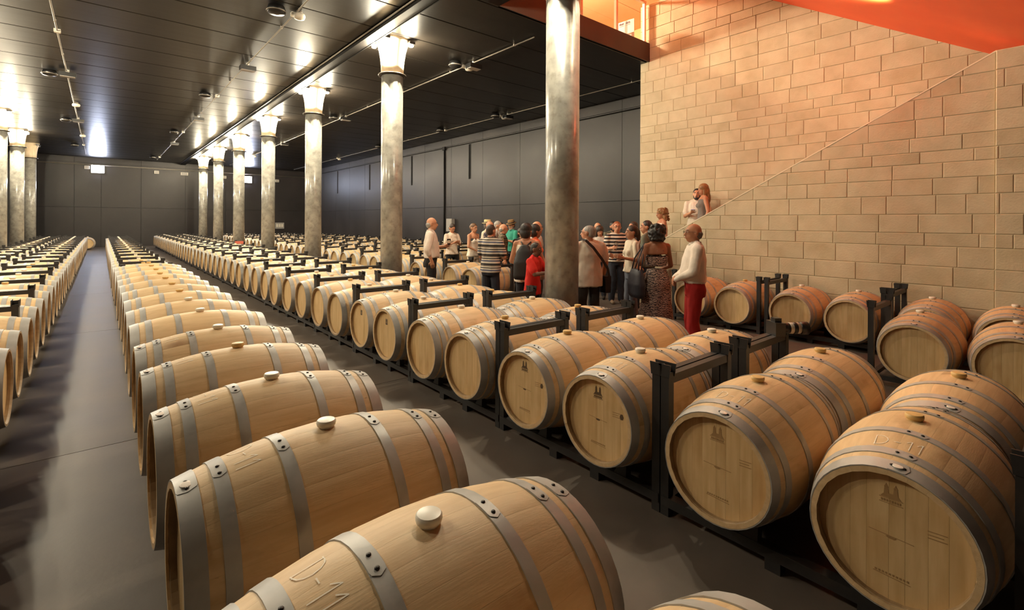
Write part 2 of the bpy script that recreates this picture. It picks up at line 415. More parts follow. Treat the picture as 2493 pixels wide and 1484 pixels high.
# red sloping soffit above the stair
so = MB(); z_ = lambda y: 4.03+SS*(y-0.85)
so.prism([(-0.2, z_(-0.2)), (6.3, z_(6.3)), (6.3, z_(6.3)+0.12), (-0.2, z_(-0.2)+0.12)], 5.9, XB+0.02, 'x')
struct(so.obj('ceiling_soffit', 'red_plaster'), 'bright red plaster soffit sloping over the stair', 'ceiling')
# ------------------------------------------------------------------ upper floor seen through the void
sl = MB().box(XV, XB, YV, YV+0.02, ZC, 5.72).box(XV-0.25, XV, YB, YV+0.02, ZC, 5.72)
struct(sl.obj('trim_1', 'slab_brown'), 'brown edge of the upper floor slab around the stairwell', 'slab edge')
struct(MB().box(XV-0.25, 13.9, YV+0.02, 14.0, 5.62, 5.72).box(XL, XV-0.25, YB, 14.0, 5.62, 5.72).obj('floor_upper', 'slab_brown'), 'floor of the upper level behind the railing', 'floor')
uc = empty('ceiling_upper'); struct(uc, 'orange ceiling boards of the upper level', 'ceiling')
for k in range(21):
    MB().box(XL, 14.0, YB+0.9*k, YB+0.9*k+0.885, 8.2, 8.26).obj('ceiling_board', 'orange_paint', uc)
MB().box(XL, 14, YB, 14.4, 8.27, 8.35).obj('ceiling_deck', 'orange_paint', uc)
uw = empty('wall_upper'); struct(uw, 'orange walls of the upper level', 'wall')
for k in range(4):
    MB().box(XL, 14, 14.0, 14.1, 5.72+0.62*k+0.006, 5.72+0.62*(k+1)-0.006).obj('wall_board', 'orange_paint', uw)
MB().box(XL, 14, 14.1, 14.2, 5.6, 8.3).obj('wall_backing', 'orange_paint', uw)
MB().box(13.9, 14.0, YB, 14.1, 5.3, 8.3).obj('wall_side', 'orange_paint', uw)
MB().box(XL-0.1, XL, YB, 14.1, 5.3, 8.3).obj('wall_side', 'orange_paint', uw)
# railing of the upper floor
rl = empty('railing', (0, YV+0.10, 5.72)); tag(rl, 'glazed railing with pale frame posts on the upper floor edge', 'railing')
for x in (XV+0.1, 6.2, 7.3, 8.43, 9.46):
    MB().box(x-0.03, x+0.03, -0.03, 0.03, 0, 0.92).obj('post', 'white_frame', rl)
MB().box(XV+0.1, 9.5, -0.035, 0.035, 0.92, 0.97).obj('handrail', 'white_frame', rl)
# notice box on the upper level
nb = empty('notice_box', (9.05, 6.75, 5.76)); nb.rotation_euler = (0, 0, R(4)); tag(nb, 'white control box with two lettered covers and round knobs, upper floor', 'box')
MB().box(0, 0.12, -0.17, 0.17, 0, 0.44).obj('case', 'box_white', nb)
for s in (-1, 1):
    MB().box(-0.015, 0, -0.085+s*0.085-0.078, -0.085+s*0.085+0.078+0.085 if False else s*0.085+0.078, 0.13, 0.43).obj('cover', 'box_white', nb)
    pr = MB(); q = random.Random(s+5)
    for j in range(9):
        yy = s*0.085-0.06+0.013*j; hh = q.uniform(0.02, 0.05)
        pr.box(-0.0175, -0.015, yy, yy+0.007, 0.36, 0.36+hh)
        if q.random() < 0.6: pr.box(-0.0175, -0.015, yy, yy+0.013, 0.36+q.uniform(0, hh), 0.367+hh*0.6)
    pr.box(-0.0175, -0.015, s*0.085-0.06, s*0.085+0.06, 0.33, 0.336)
    pr.obj('lettering', 'box_print', nb)
    for j in (-1, 1):
        MB().lathe([(0.02, -0.03), (0.02, 0.0)], 10, 'x', org=(0, s*0.085+j*0.04, 0.07)).obj('knob', 'box_grey', nb)
# ------------------------------------------------------------------ columns with lamps at their heads
def col_mesh():
    return MB().lathe([(0.215, 0), (0.215, 4.56)], 32, 'z', cap=True).mesh('shaft', 'concrete_column')
SH = col_mesh()
COLLAR = MB().lathe([(0.216, 4.565), (0.278, 4.565), (0.278, 4.592), (0.216, 4.592)], 32, 'z', closed=True).mesh('collar', 'collar_metal')
CAP = MB().lathe([(0.222, 4.58), (0.226, 4.75), (0.24, 4.90), (0.262, 5.05), (0.29, 5.16), (0.315, 5.24), (0.33, ZC-0.002)], 32, 'z').mesh('capital', 'capital_concrete')
BULB = MB().lathe([(0.035, 0), (0.05, 0.012), (0.05, 0.03), (0.035, 0.042)], 12, 'z').mesh('bulb', 'lamp_glow')
HOUS = MB().box(-0.06, 0.06, -0.06, 0.06, 0.042, 0.10).mesh('lamp_housing', 'lamp_housing')
UNLIT = MB().lathe([(0.035, 0), (0.05, 0.012), (0.05, 0.03), (0.035, 0.042)], 12, 'z').mesh('bulb', 'box_grey')
def column(x, y, label, lit=(0, 1, 2, 3), group=None):
    c = empty('column', (x, y, 0)); tag(c, label, 'column', group)
    link('shaft', SH, c); link('collar', COLLAR, c); link('capital', CAP, c)
    for k in range(4):
        a = R(45+90*k+0); px, py = 0.385*math.cos(a), 0.385*math.sin(a)
        h = link('lamp_housing', HOUS, c, (px, py, ZC-0.14)); b = link('bulb', BULB if k in lit else UNLIT, h, (0, 0, 0))
        if k in lit:
            l = point_light('lamp_light', (px*0.94, py*0.94, ZC-0.19), LAMP_W, WARM, 0.045); l.parent = c
    return c
column(CXR, COLS_Y[0], 'thick round concrete column in front of the group, running out of the top', lit=(1, 2))
column(CXR, COLS_Y[0]-4.77, 'round concrete column right of the camera, out of view', lit=())
for k in range(1, 7):
    column(CXR, COLS_Y[k], 'round concrete column with glowing lamp head, %s lit one back on the right' % ORD[k], group='lit columns right of the aisle')
for k in range(-1, 7):
    vis = k >= 4
    column(CXL, 4.32+4.77*k, ('round concrete column with lamp head, %s of those at the left edge' % ORD[k-3]) if vis else 'round concrete column left of the left double row, out of view', lit=(0, 1, 2, 3) if 0 < k < 6 else ((0, 1) if k == 0 else ()), group='columns at the left edge')

# beams / trunking beside the column heads
def trunk(x, y0, y1, label):
    t = empty('ceiling_trunking', (x, 0, 0)); tag(t, label, 'trunking')
    MB().box(-0.10, 0.10, y0, y1, ZC-0.10, ZC).obj('channel', 'conduit_dark', t)
    MB().tube([(-0.13, y0, ZC-0.03), (-0.13, y1, ZC-0.03)], 0.015, 6).obj('cable', 'conduit_grey', t)
    MB().box(0.105, 0.125, y0, y1, ZC-0.11, ZC).obj('side_plate', 'conduit_dark', t)
trunk(CXR-0.47, -3.0, YF-0.2, 'dark cable trunking running along the ceiling past the lit column heads')
trunk(CXL-0.47, -3.0, YF-0.2, 'dark cable trunking along the ceiling at the left column heads')

# ceiling conduits with fittings
def speaker(x, y, label, group):
    s = empty('ceiling_speaker', (x, y, ZC)); tag(s, label, 'speaker', group)
    MB().lathe([(0.05, -0.005), (0.13, -0.02), (0.15, -0.09), (0.13, -0.14), (0.02, -0.16)], 20, 'z').obj('body', 'black_plastic', s)
    MB().lathe([(0.150, -0.10), (0.158, -0.10), (0.150, -0.12)], 20, 'z', closed=True).obj('rim', 'conduit_grey', s)
def flood(x, y, label, group):
    s = empty('floodlight', (x, y, ZC)); tag(s, label, 'floodlight', group)
    MB().box(-0.16, 0.16, -0.10, 0.10, -0.17, -0.07).obj('body', 'black_plastic', s)
    MB().box(-0.14, 0.14, -0.08, 0.08, -0.178, -0.17).obj('lens', 'box_grey', s)
    MB().box(-0.03, 0.03, -0.02, 0.02, -0.07, -0.003).obj('bracket', 'white_plastic', s)
def detector(x, y, label, group):
    s = empty('smoke_detector', (x, y, ZC)); tag(s, label, 'detector', group)
    MB().lathe([(0.09, -0.06), (0.10, -0.10), (0.085, -0.14), (0.03, -0.155)], 18, 'z').obj('body', 'white_plastic', s)
    MB().lathe([(0.05, -0.003), (0.05, -0.06)], 12, 'z').obj('base', 'conduit_grey', s)
def jbox(x, y, label, group):
    s = empty('junction_box', (x, y, ZC)); tag(s, label, 'box', group)
    MB().box(-0.05, 0.05, -0.05, 0.05, -0.06, -0.003).obj('body', 'white_plastic', s)
    MB().box(-0.04, 0.04, -0.04, 0.04, -0.066, -0.06).obj('lid', 'white_plastic', s)
def conduit(x, label, y0, y1):
    c = empty('ceiling_conduit', (x, 0, ZC-0.035)); tag(c, label, 'conduit')
    MB().tube([(0, y0, 0), (0, y1, 0)], 0.014, 6).obj('pipe', 'conduit_grey', c)
    y = y0+0.6
    while y < y1:
        MB().box(-0.02, 0.02, y-0.01, y+0.01, -0.014, 0.034).obj('clip', 'conduit_grey', c); y += 2.4
def fitting_set(x, ys, name):
    for i, (y, kinds) in enumerate(ys):
        w_ = '%s group of fittings along the %s conduit' % (ORD[i+1], name)
        if 's' in kinds: speaker(x-0.32, y, 'black round ceiling speaker in the '+w_, 'ceiling speakers')
        if 'f' in kinds: flood(x+0.02, y-0.25, 'black box floodlight in the '+w_, 'ceiling floodlights')
        if 'd' in kinds: detector(x+0.05, y-0.02, 'white round detector in the '+w_, 'ceiling detectors')
        if 'j' in kinds: jbox(x, y+0.12, 'small white junction box in the '+w_, 'ceiling junction boxes')
conduit(-0.66, 'thin conduit along the dark ceiling above the left aisle', 2.0, 36.0)
conduit(2.58, 'thin conduit along the dark ceiling above the right-hand double row', 2.0, 36.5)
conduit(6.48, 'thin conduit along the dark ceiling behind the lit columns', 7.0, 36.5)
conduit(10.5, 'thin conduit along the dark ceiling near the right dark wall', 7.0, 36.5)
fitting_set(-0.66, [(12.7, 'j'), (16.4, 'sfj'), (20.4, 'd'), (23.7, 'sfj'), (27.7, 'd'), (31.5, 'sj')], 'far left')
fitting_set(2.58, [(8.9, 'sdj'), (12.9, 'fj'), (16.3, 'sj'), (20.4, 'fj'), (24.0, 'sj'), (27.7, 'fj'), (34.6, 'sj')], 'left-hand')
fitting_set(6.48, [(9.3, 'sfdj'), (16.9, 'sfj'), (20.5, 'dj'), (24.3, 'fj'), (30.0, 'dj')], 'right-hand')
fitting_set(10.5, [(12.9, 'sfdj'), (16.4, 'sj'), (22.0, 'sj'), (28.0, 'dj')], 'far right')
# boxes on the far and right walls
def wall_lamp(x, z, label):
    t = empty('emergency_lamp', (x, YF-0.09, z)); tag(t, label, 'lamp', 'white lamps on the far wall')
    MB().box(-0.30, 0.30, 0.0, 0.085, -0.23, 0.23).obj('case', 'white_plastic', t)
    MB().box(-0.27, 0.27, -0.03, 0.0, -0.20, 0.20).obj('diffuser', 'exit_glow', t)
wall_lamp(-0.16, 4.62, 'glowing white lamp box on the far wall above the left aisle')
wall_lamp(7.80, 4.48, 'glowing white lamp box on the far wall between the columns')
def on_far(u, v):
    du = (u-1246)/1180.0; s, c = math.sin(TH), math.cos(TH); Y = YF-0.1
    X = Y*(s+du*c)/(c-du*s); fw = X*s+Y*c
    return X, 1.64-(v-539-(u-1246)*ROLL)*fw/1180.0
for i, (u, v) in enumerate([(211, 407), (380, 419), (448, 423), (545, 431), (674, 440)]):
    X, z = on_far(u, v); b = empty('wall_box', (X, YF-0.005, z)); tag(b, 'small pale box high on the far wall, %s from the left' % ORD[i+1], 'box', 'boxes on the far wall')
    wd = 0.12 if i != 2 else 0.2
    MB().box(-wd, wd, -0.09, 0, -0.09, 0.09).obj('case', 'white_plastic', b); MB().box(-wd*0.8, wd*0.8, -0.10, -0.09, -0.07, 0.07).obj('lid', 'box_grey', b)
X, z = on_far(681, 549)
b = empty('wall_sign', (X, YF-0.005, z)); tag(b, 'pale framed panel low on the far wall between columns', 'panel')
MB().box(-0.3, 0.3, -0.06, 0, -0.22, 0.22).obj('board', 'box_grey', b)
for k in range(3): MB().box(-0.24+0.17*k, -0.11+0.17*k, -0.07, -0.06, -0.1, 0.12).obj('notice', 'white_plastic', b)
b = empty('fuse_box', (XD-0.005, 18.0, 1.45)); tag(b, 'grey fuse box on the dark wall behind the man in pale shirt', 'box')
MB().box(-0.16, 0, -0.22, 0.22, -0.25, 0.3).obj('case', 'box_grey', b); MB().box(-0.175, -0.16, -0.19, 0.19, -0.2, 0.26).obj('door', 'box_grey', b)
# ------------------------------------------------------------------ barrels
BL, RB, RH = 0.95, 0.335, 0.268
def br(x): return RB-(RB-RH)*(abs(2*x/BL))**2.0
def hoops_of(kind):
    s = [(0.0, 0.058), (0.096, 0.138), (0.288, 0.328)] if kind == 3 else [(0.0, 0.058), (0.074, 0.116), (0.142, 0.182), (0.285, 0.322)]
    out = []
    for a, b in s: out.append((-BL/2+a, -BL/2+b)); out.append((BL/2-b, BL/2-a))
    return out
def hoop_mb(x0, x1, n=40, th=0.0035, m=None, mi=0):
    m = m or MB()
    k = 3; prof = [(br(x0)-0.002, x0)]+[(br(x0+(x1-x0)*i/k)+th, x0+(x1-x0)*i/k) for i in range(k+1)]+[(br(x1)-0.002, x1)]
    return m.lathe(prof, n, 'x', mi, closed=True, smooth=True)
REC = 0.032                     # head recess
CH = 0.024                      # stave thickness at the chime
def body_mb(n=40, k=12, m=None, mi=0, mc=1):
    m = m or MB()
    prof = [(br(-BL/2+BL*i/k), -BL/2+BL*i/k) for i in range(k+1)]
    m.lathe(prof, n, 'x', mi, cap=False)
    for s in (-1, 1):
        m.lathe([(RH, s*BL/2), (RH-0.014, s*BL/2), (RH-CH, s*(BL/2-0.012)), (RH-CH, s*(BL/2-REC-0.01))], n, 'x', mc, cap=False, smooth=False)
    return m
def disc(x, r, s, n=32):
    m = MB(); m.lathe([(r, x), (r, x+0.012*s)], n, 'x', cap=True, smooth=False); return m
def bung_mb():
    return MB().lathe([(0.027, -0.01), (0.028, 0.004), (0.033, 0.008), (0.0352, 0.016), (0.0345, 0.024), (0.031, 0.028), (0.020, 0.0295), (0.002, 0.030)], 20, 'z', cap=True)
ME = {}
ME['body'] = body_mb().mesh('body', ['oak', 'oak_chime'])
ME['headL'] = disc(-BL/2+REC, RH-CH+0.002, 1).mesh('head', 'oak_head')
ME['headR'] = disc(BL/2-REC, RH-CH+0.002, -1).mesh('head', 'oak_head')
for kd in (3, 4):
    ME['hoops%d' % kd] = [hoop_mb(a, b).mesh('hoop', 'hoop_steel') for a, b in hoops_of(kd)]
for me in ME['hoops3']+ME['hoops4']: me.set_sharp_from_angle(angle=R(35))
ME['bungW'] = bung_mb().mesh('bung', 'bung_white'); ME['bungA'] = bung_mb().mesh('bung', 'bung_amber')
for k_ in ('bungW', 'bungA'): ME[k_].set_sharp_from_angle(angle=R(40))
ME['rivet'] = MB().lathe([(0.0065, 0), (0.006, 0.003), (0.002, 0.0045)], 8, 'z').mesh('rivet', 'rivet_steel')
ME['tag'] = MB().lathe([(0.018, 0), (0.018, 0.0025), (0.015, 0.0030), (0.002, 0.0030)], 16, 'z').mesh('round_tag', 'tag_white')
NST = 26
def stave_mesh():
    m = MB(); K = 9; d = math.pi/NST-0.0004; vs = []
    for i in range(K):
        x = -BL/2+BL*i/(K-1); r = br(x)
        for a, rr in ((-d, r-0.0003), (-d*0.9, r), (0, r+0.0004), (d*0.9, r), (d, r-0.0003), (d, r-0.022), (-d, r-0.022)):
            vs.append((x, rr*math.sin(a), rr*math.cos(a)))
    n = 7; fs = [(i*n+k, i*n+(k+1) % n, (i+1)*n+(k+1) % n, (i+1)*n+k) for i in range(K-1) for k in range(n)]
    fs += [tuple(range(n)), tuple((K-1)*n+k for k in range(n))]
    m.add(vs, fs, 0, True); me = m.mesh('stave', 'oak_stave'); me.set_sharp_from_angle(angle=R(30)); return me
ME['stave'] = stave_mesh()
def plank_meshes():
    out = []; r = RH-CH+0.001; rnd = random.Random(4); xs_ = [-r]
    for wd in (0.075, 0.058, 0.068, 0.05, 0.072, 0.055, 0.08): xs_.append(xs_[-1]+wd)
    xs_.append(r)
    for i in range(len(xs_)-1):
        a, b = xs_[i]+0.0003, xs_[i+1]-0.0003; up = []; K = 6
        pts = [(a+(b-a)*k/K) for k in range(K+1)]
        poly = [(p, -math.sqrt(max(r*r-p*p, 0))) for p in pts]+[(p, math.sqrt(max(r*r-p*p, 0))) for p in pts[::-1]]
        poly = [q for j, q in enumerate(poly) if j == 0 or (abs(q[0]-poly[j-1][0])+abs(q[1]-poly[j-1][1])) > 1e-5]
        out.append(MB().prism(poly, -BL/2+REC+rnd.uniform(-0.0004, 0.0004), -BL/2+REC+0.02, 'x').mesh('head_plank', 'oak_head'))
    return out
ME['planks'] = plank_meshes()
ME['lining'] = MB().lathe([(RH-0.014, -BL/2+0.001), (RH-CH, -BL/2+0.012), (RH-CH, -BL/2+REC+0.01)], 40, 'x', cap=False, smooth=False).mesh('chime', 'oak_chime')
# chalk lettering: D-11 written round the bilge between two hoops
def surf(x, s, off):
    r = br(x)+off; a = s/RB; return (x, -r*math.sin(a), r*math.cos(a))
def chalk_mesh(seed, x0=-0.315, s0=-0.085):
    q = random.Random(seed); m = MB(); H = 0.075
    def stroke(pts, wd=0.0036):
        n = 5
        fine = []
        for i in range(len(pts)-1):
            for j in range(n): t_ = j/n; fine.append((pts[i][0]+(pts[i+1][0]-pts[i][0])*t_, pts[i][1]+(pts[i+1][1]-pts[i][1])*t_))
        fine.append(pts[-1]); vs = []
        for i, p in enumerate(fine):
            a = fine[max(i-1, 0)]; b = fine[min(i+1, len(fine)-1)]; dx, dy = b[0]-a[0], b[1]-a[1]; l = math.hypot(dx, dy) or 1
            nx, ny = -dy/l*wd/2, dx/l*wd/2; j = q.uniform(0.7, 1.2)
            for sg in (-1, 1): vs.append(surf(x0+(p[1]+sg*ny*j), s0+p[0]+sg*nx*j, 0.0007))
        fs = [(2*i, 2*i+1, 2*i+3, 2*i+2) for i in range(len(fine)-1)]
        m.add(vs, fs)
    jt = lambda: q.uniform(-0.004, 0.004)
    stroke([(0, 0), (0+jt(), H)]); stroke([(-0.006, H), (0.012, H*0.99), (0.028, H*0.92), (0.040, H*0.75), (0.045, H*0.5+jt()), (0.040, H*0.25), (0.028, H*0.08), (0.012, H*0.01), (-0.004, 0)])
    stroke([(0.065, H*0.5), (0.088, H*0.5+jt())])
    for k in (0, 1):
        o = 0.108+0.035*k
        stroke([(o, H*0.72), (o+0.016, H+jt()), (o+0.016, 0)])
    return m.mesh('chalk_mark', 'chalk')
ME['chalk'] = [chalk_mesh(i) for i in range(3)]
# burnt-in emblem on the barrel heads
def head_print(full=True):
    m = MB(); x0, x1 = -BL/2+REC-0.0012, -BL/2+REC+0.002
    P = lambda pts: m.prism([(-a*0.82, (b-0.16)*0.82+0.165 if b > 0.1 else b) for a, b in pts], x0, x1, 'x')
    for s in (-1, 1):      # two crowned towers
        c = s*0.018
        P([(c-0.010, 0.150), (c+0.010, 0.150), (c+0.007, 0.186), (c-0.007, 0.186)])
        P([(c-0.009, 0.187), (c+0.009, 0.187), (c+0.004, 0.197), (c, 0.206), (c-0.004, 0.197)])
    P([(-0.040, 0.140), (0.040, 0.140), (0.030, 0.153), (0.012, 0.160), (-0.012, 0.160), (-0.030, 0.153)])
    P([(-0.045, 0.135), (0.045, 0.135), (0.045, 0.138), (-0.045, 0.138)]); P([(-0.045, 0.112), (0.045, 0.112), (0.045, 0.115), (-0.045, 0.115)])
    for k in range(8): P([(-0.038+0.0098*k, 0.119), (-0.0315+0.0098*k, 0.119), (-0.0315+0.0098*k, 0.131), (-0.038+0.0098*k, 0.131)])
    P([(-0.020, -0.003), (-0.008, -0.008), (0.012, -0.008), (0.021, -0.002), (0.012, 0.003), (-0.010, 0.003)])   # burnt slot
    ink = m.mesh('head_emblem', 'stamp_ink')
    m2 = MB(); P2 = lambda pts: m2.prism([(-a, b) for a, b in pts], x0, x1, 'x')
    P2([(-0.07, 0.004), (0.07, -0.002), (0.07, 0.0), (-0.07, 0.006)]); P2([(-0.055, -0.155), (0.06, -0.160), (0.06, -0.158), (-0.055, -0.152)])
    for k in range(10): P2([(-0.05+0.011*k, -0.150), (-0.044+0.011*k, -0.150), (-0.044+0.011*k, -0.143), (-0.05+0.011*k, -0.143)])
    P2([(0.11, 0.075), (0.165, 0.078), (0.165, 0.081), (0.11, 0.078)]); P2([(0.11, 0.050), (0.165, 0.053), (0.165, 0.056), (0.11, 0.053)])
    P2([(0.11, 0.062), (0.155, 0.065), (0.155, 0.068), (0.11, 0.065)])
    faint = m2.mesh('head_lettering', 'stamp_faint')
    m3 = MB(); P3 = lambda pts: m3.prism([(-a, b) for a, b in pts], x0, x1, 'x')
    P3([(0.170, 0.048), (0.186, 0.050), (0.192, 0.066), (0.184, 0.082), (0.170, 0.080), (0.164, 0.064)])
    return ink, faint, m3.mesh('head_seal', 'stamp_ink')
ME['print'] = head_print()
ME['print_faint'] = ME['print'][0].copy(); ME['print_faint'].materials[0] = M['stamp_faint']
def sticker_mesh():
    m = MB(); x0, x1 = -BL/2+REC-0.0012, -BL/2+REC+0.002
    m.prism([(-0.022, 0.10), (0.022, 0.10), (0.022, 0.16), (-0.022, 0.16)], x0, x1, 'x', 0)
    m.prism([(-0.018, 0.148), (0.018, 0.148), (0.018, 0.154), (-0.018, 0.154)], x0-0.0006, x0, 'x', 1)
    for k in range(2): m.prism([(-0.012+0.014*k, 0.112), (-0.004+0.014*k, 0.112), (-0.004+0.014*k, 0.138), (-0.012+0.014*k, 0.138)], x0-0.0006, x0, 'x', 1)
    return m.mesh('head_sticker', ['sticker', 'stamp_faint'])
ME['sticker'] = sticker_mesh()
def hoop_lap(x0, x1, phi):
    m = MB(); vs = []; K = 8; a0, a1 = phi-0.10, phi+0.13
    def P(x, a, o): r = br(x)+o; return (x, -r*math.sin(a), r*math.cos(a))
    xm = (x0+x1)/2; hw = (x1-x0)/2
    for i in range(K+1):
        t_ = i/K; a = a0+(a1-a0)*t_; w_ = hw*0.98*(1 if t_ < 0.75 else math.sqrt(max(0.0, 1-((t_-0.75)/0.25)**2))*0.9+0.1)
        for sg in (-1, 1): vs += [P(xm+sg*w_, a, 0.003), P(xm+sg*w_, a, 0.0047)]
    fs = []
    for i in range(K):
        o = 4*i; fs += [(o+1, o+3, o+7, o+5), (o, o+1, o+5, o+4), (o+2, o+6, o+7, o+3)]
    fs += [(4*K, 4*K+1, 4*K+3, 4*K+2), (0, 2, 3, 1)]
    m.add(vs, fs); return m.mesh('hoop_lap', 'hoop_steel')
LAPS = {kd: [hoop_lap(a, b, 0.10) for a, b in hoops_of(kd)] for kd in (3, 4)}
def simple_barrel(n, hoop_kind, k=8, bung=True):
    m = body_mb(n, k, None, 0, 1)
    for s in (-1, 1): m.lathe([(RH-CH+0.002, s*(BL/2-REC)), (RH-CH+0.002, s*(BL/2-REC-0.01))], n, 'x', 2, cap=True, smooth=False)
    for a, b in hoops_of(hoop_kind): m.lathe([(br(a), a), (br(a)+0.004, a), (br(b)+0.004, b), (br(b), b)], n, 'x', 3, cap=False)
    if bung: m.lathe([(0.03, RB-0.01), (0.036, RB+0.03)], 8, 'z', 4, cap=True)
    return m
FARM = ['oak', 'oak_chime', 'oak_head', 'hoop_steel', 'bung_white']
ME['far'] = simple_barrel(22, 3).mesh('barrel', FARM); ME['far'].set_sharp_from_angle(angle=R(35))

def make_barrel(x, y, zc, label, group, detail, kind=3, bung='W', prints=None, chalk=None, roll=0.0, flip=False):
    if detail == 'far':
        o = link('barrel', ME['far'], None, (x, y, zc), rot=(roll, 0, 0)); tag(o, label, 'barrel', group); return o
    b = empty('barrel', (x, y, zc-RB)); b.rotation_euler = (0, 0, 0); tag(b, label, 'barrel', group)
    C = (0, 0, RB); rt = (roll, 0, 0)
    if detail == 'near':
        for k in range(NST): link('stave', ME['stave'], b, C, rot=(roll+2*math.pi*(k+0.5)/NST, 0, 0))
        link('chime', ME['lining'], b, C)
        h = empty('head', C, parent=b)
        for me in ME['planks']: link('head_plank', me, h)
    else:
        link('body', ME['body'], b, C, rot=rt)
        h = link('head', ME['headL'], b, C)
    link('head', ME['headR'], b, C)
    hp = hoops_of(kind)
    for i, me in enumerate(ME['hoops%d' % kind]):
        o = link('hoop', me, b, C)
        if detail == 'near':
            link('hoop_lap', LAPS[kind][i], o, rot=rt)
            xm = (hp[i][0]+hp[i][1])/2
            for ph in (0.03, 0.17):
                a = ph+roll; r = br(xm)+0.0043
                link('rivet', ME['rivet'], o, (xm, -r*math.sin(a), r*math.cos(a)), rot=(a, 0, 0))
            if i == 0:
                a = 0.10+roll; r = br(xm)+0.0046; link('round_tag', ME['tag'], o, (xm, -r*math.sin(a), r*math.cos(a)), rot=(a, 0, 0))
    r = RB-0.002; link('bung', ME['bung'+bung], b, (0, -r*math.sin(roll), RB+r*math.cos(roll)), rot=rt)
    if chalk is not None: link('chalk_mark', ME['chalk'][chalk % 3], b, C, rot=(roll, 0, 0))
    if prints == 'full':
        for me in ME['print']: link(me.name.split('.')[0], me, h)['kind'] = 'stuff'
    elif prints == 'part':
        for me in (ME['print_faint'], ME['print'][1]): link(me.name.split('.')[0], me, h)['kind'] = 'stuff'
    elif prints == 'sticker': link('head_sticker', ME['sticker'], h)
    return b

# ------------------------------------------------------------------ racks (two barrels each), black steel
RKX, RKY = 0.345, 0.695
def rack_parts():
    P = {}
    P['post'] = MB().box(-0.025, 0.025, -0.025, 0.025, 0.0, 0.80).mesh('post', 'rack_black')
    hk = MB()      # flared locating plates on the post head
    for s in (-1, 1):
        hk.prism([(-0.030, 0.775), (0.030, 0.775), (0.038, 0.845), (-0.038, 0.845)], s*0.027-0.003, s*0.027+0.003, 'x')
    hk.prism([(-0.030, 0.775), (0.030, 0.775), (0.036, 0.835), (-0.036, 0.835)], 0.024, 0.030, 'y')
    P['plate'] = hk.mesh('locating_plate', 'rack_black')
    P['top'] = MB().box(-RKX+0.025, RKX-0.025, -0.022, 0.022, 0.735, 0.785).mesh('top_bar', 'rack_black')
    P['rail'] = MB().box(-0.03, 0.03, -RKY-0.02, RKY+0.02, 0.055, 0.105).mesh('base_rail', 'rack_black')
    P['cross'] = MB().box(-RKX, RKX, -0.025, 0.025, 0.06, 0.10).mesh('cross_bar', 'rack_black')
    P['foot'] = MB().box(-0.03, 0.03, -0.035, 0.035, 0.0, 0.055).mesh('foot', 'rack_black')
    P['cradleA'] = MB().prism([(-0.15, 0.105), (-0.06, 0.105), (-0.13, 0.215), (-0.155, 0.225)], -0.025, 0.025, 'x').mesh('cradle', 'rack_black')
    P['cradleB'] = MB().prism([(0.15, 0.105), (0.06, 0.105), (0.13, 0.215), (0.155, 0.225)], -0.025, 0.025, 'x').mesh('cradle', 'rack_black')
    return P
RP = rack_parts()
def rack_single():
    m = MB()
    for sx in (-1, 1):
        for sy in (-1, 1):
            x, y = sx*RKX, sy*RKY
            m.box(x-0.025, x+0.025, y-0.025, y+0.025, 0, 0.80); m.box(x-0.035, x+0.035, y-0.032, y+0.032, 0.78, 0.84)
        m.box(sx*RKX-0.03, sx*RKX+0.03, -RKY, RKY, 0.055, 0.105)
    for sy in (-1, 1): m.box(-RKX, RKX, sy*RKY-0.022, sy*RKY+0.022, 0.735, 0.785)
    return m.mesh('barrel_rack', 'rack_black')
RSING = rack_single()
def make_rack(x, y, label, group, detail):
    if not detail:
        o = link('barrel_rack', RSING, None, (x, y, 0)); tag(o, label, 'rack', group); return
    r = empty('barrel_rack', (x, y, 0)); tag(r, label, 'rack', group)
    for sx in (-1, 1):
        for sy in (-1, 1):
            p = link('post', RP['post'], r, (sx*RKX, sy*RKY, 0)); link('locating_plate', RP['plate'], p, rotz=0 if sy > 0 else math.pi)
        rl_ = link('base_rail', RP['rail'], r, (sx*RKX, 0, 0))
        for yy in (-0.25, 0.12): link('foot', RP['foot'], rl_, (0, yy, 0))
        for yy in (-0.34, 0.34): link('cradle', RP['cradleA'], rl_, (0, yy, 0)); link('cradle', RP['cradleB'], rl_, (0, yy, 0))
    for sy in (-1, 1): link('top_bar', RP['top'], r, (0, sy*RKY, 0)); link('cross_bar', RP['cross'], r, (0, sy*RKY, 0))

# ------------------------------------------------------------------ rows
def sees(x, y, z, pad=0.06):
    s, c = math.sin(TH), math.cos(TH); fw = x*s+y*c
    if fw < 0.3: return False
    u = 1246+1180*(x*c-y*s)/fw; v = 539+1180*(1.64-z)/fw
    return -2493*pad < u < 2493*(1+pad) and v < 1484*(1+pad)
TENS = {20: 'twent', 30: 'thirt', 40: 'fort'}
def nth(i):
    if i <= 20: return ORD[i]
    t_, u_ = i//10*10, i % 10
    return TENS[t_]+'ieth' if u_ == 0 else TENS[t_]+'y-'+ORD[u_]
PITCH = 1.447
ROWS = [  # key, x centre, first rack centre y, number of racks, description
 ('B1', 2.785, 0.82, 24, 'near file of the right-hand double row'),
 ('B2', 3.740, 0.82, 24, 'far file of the right-hand double row'),
 ('L1', -0.985, 3.20, 21, 'right file of the left double row'),
 ('L2', -1.915, 3.20, 21, 'left file of the left double row'),
 ('A', 0.645, 11.75, 14, 'middle single row'),
 ('C1', 5.985, 8.15, 19, 'first row behind the lit columns'),
 ('C2', 6.940, 12.3, 16, 'second row behind the lit columns'),
 ('D1', 8.50, 12.8, 16, 'third row behind the lit columns'),
 ('D2', 9.46, 12.8, 16, 'fourth row behind the lit columns'),
 ('E1', 11.0, 13.5, 15, 'row against the right dark wall'),
]
spots = []; racks = []
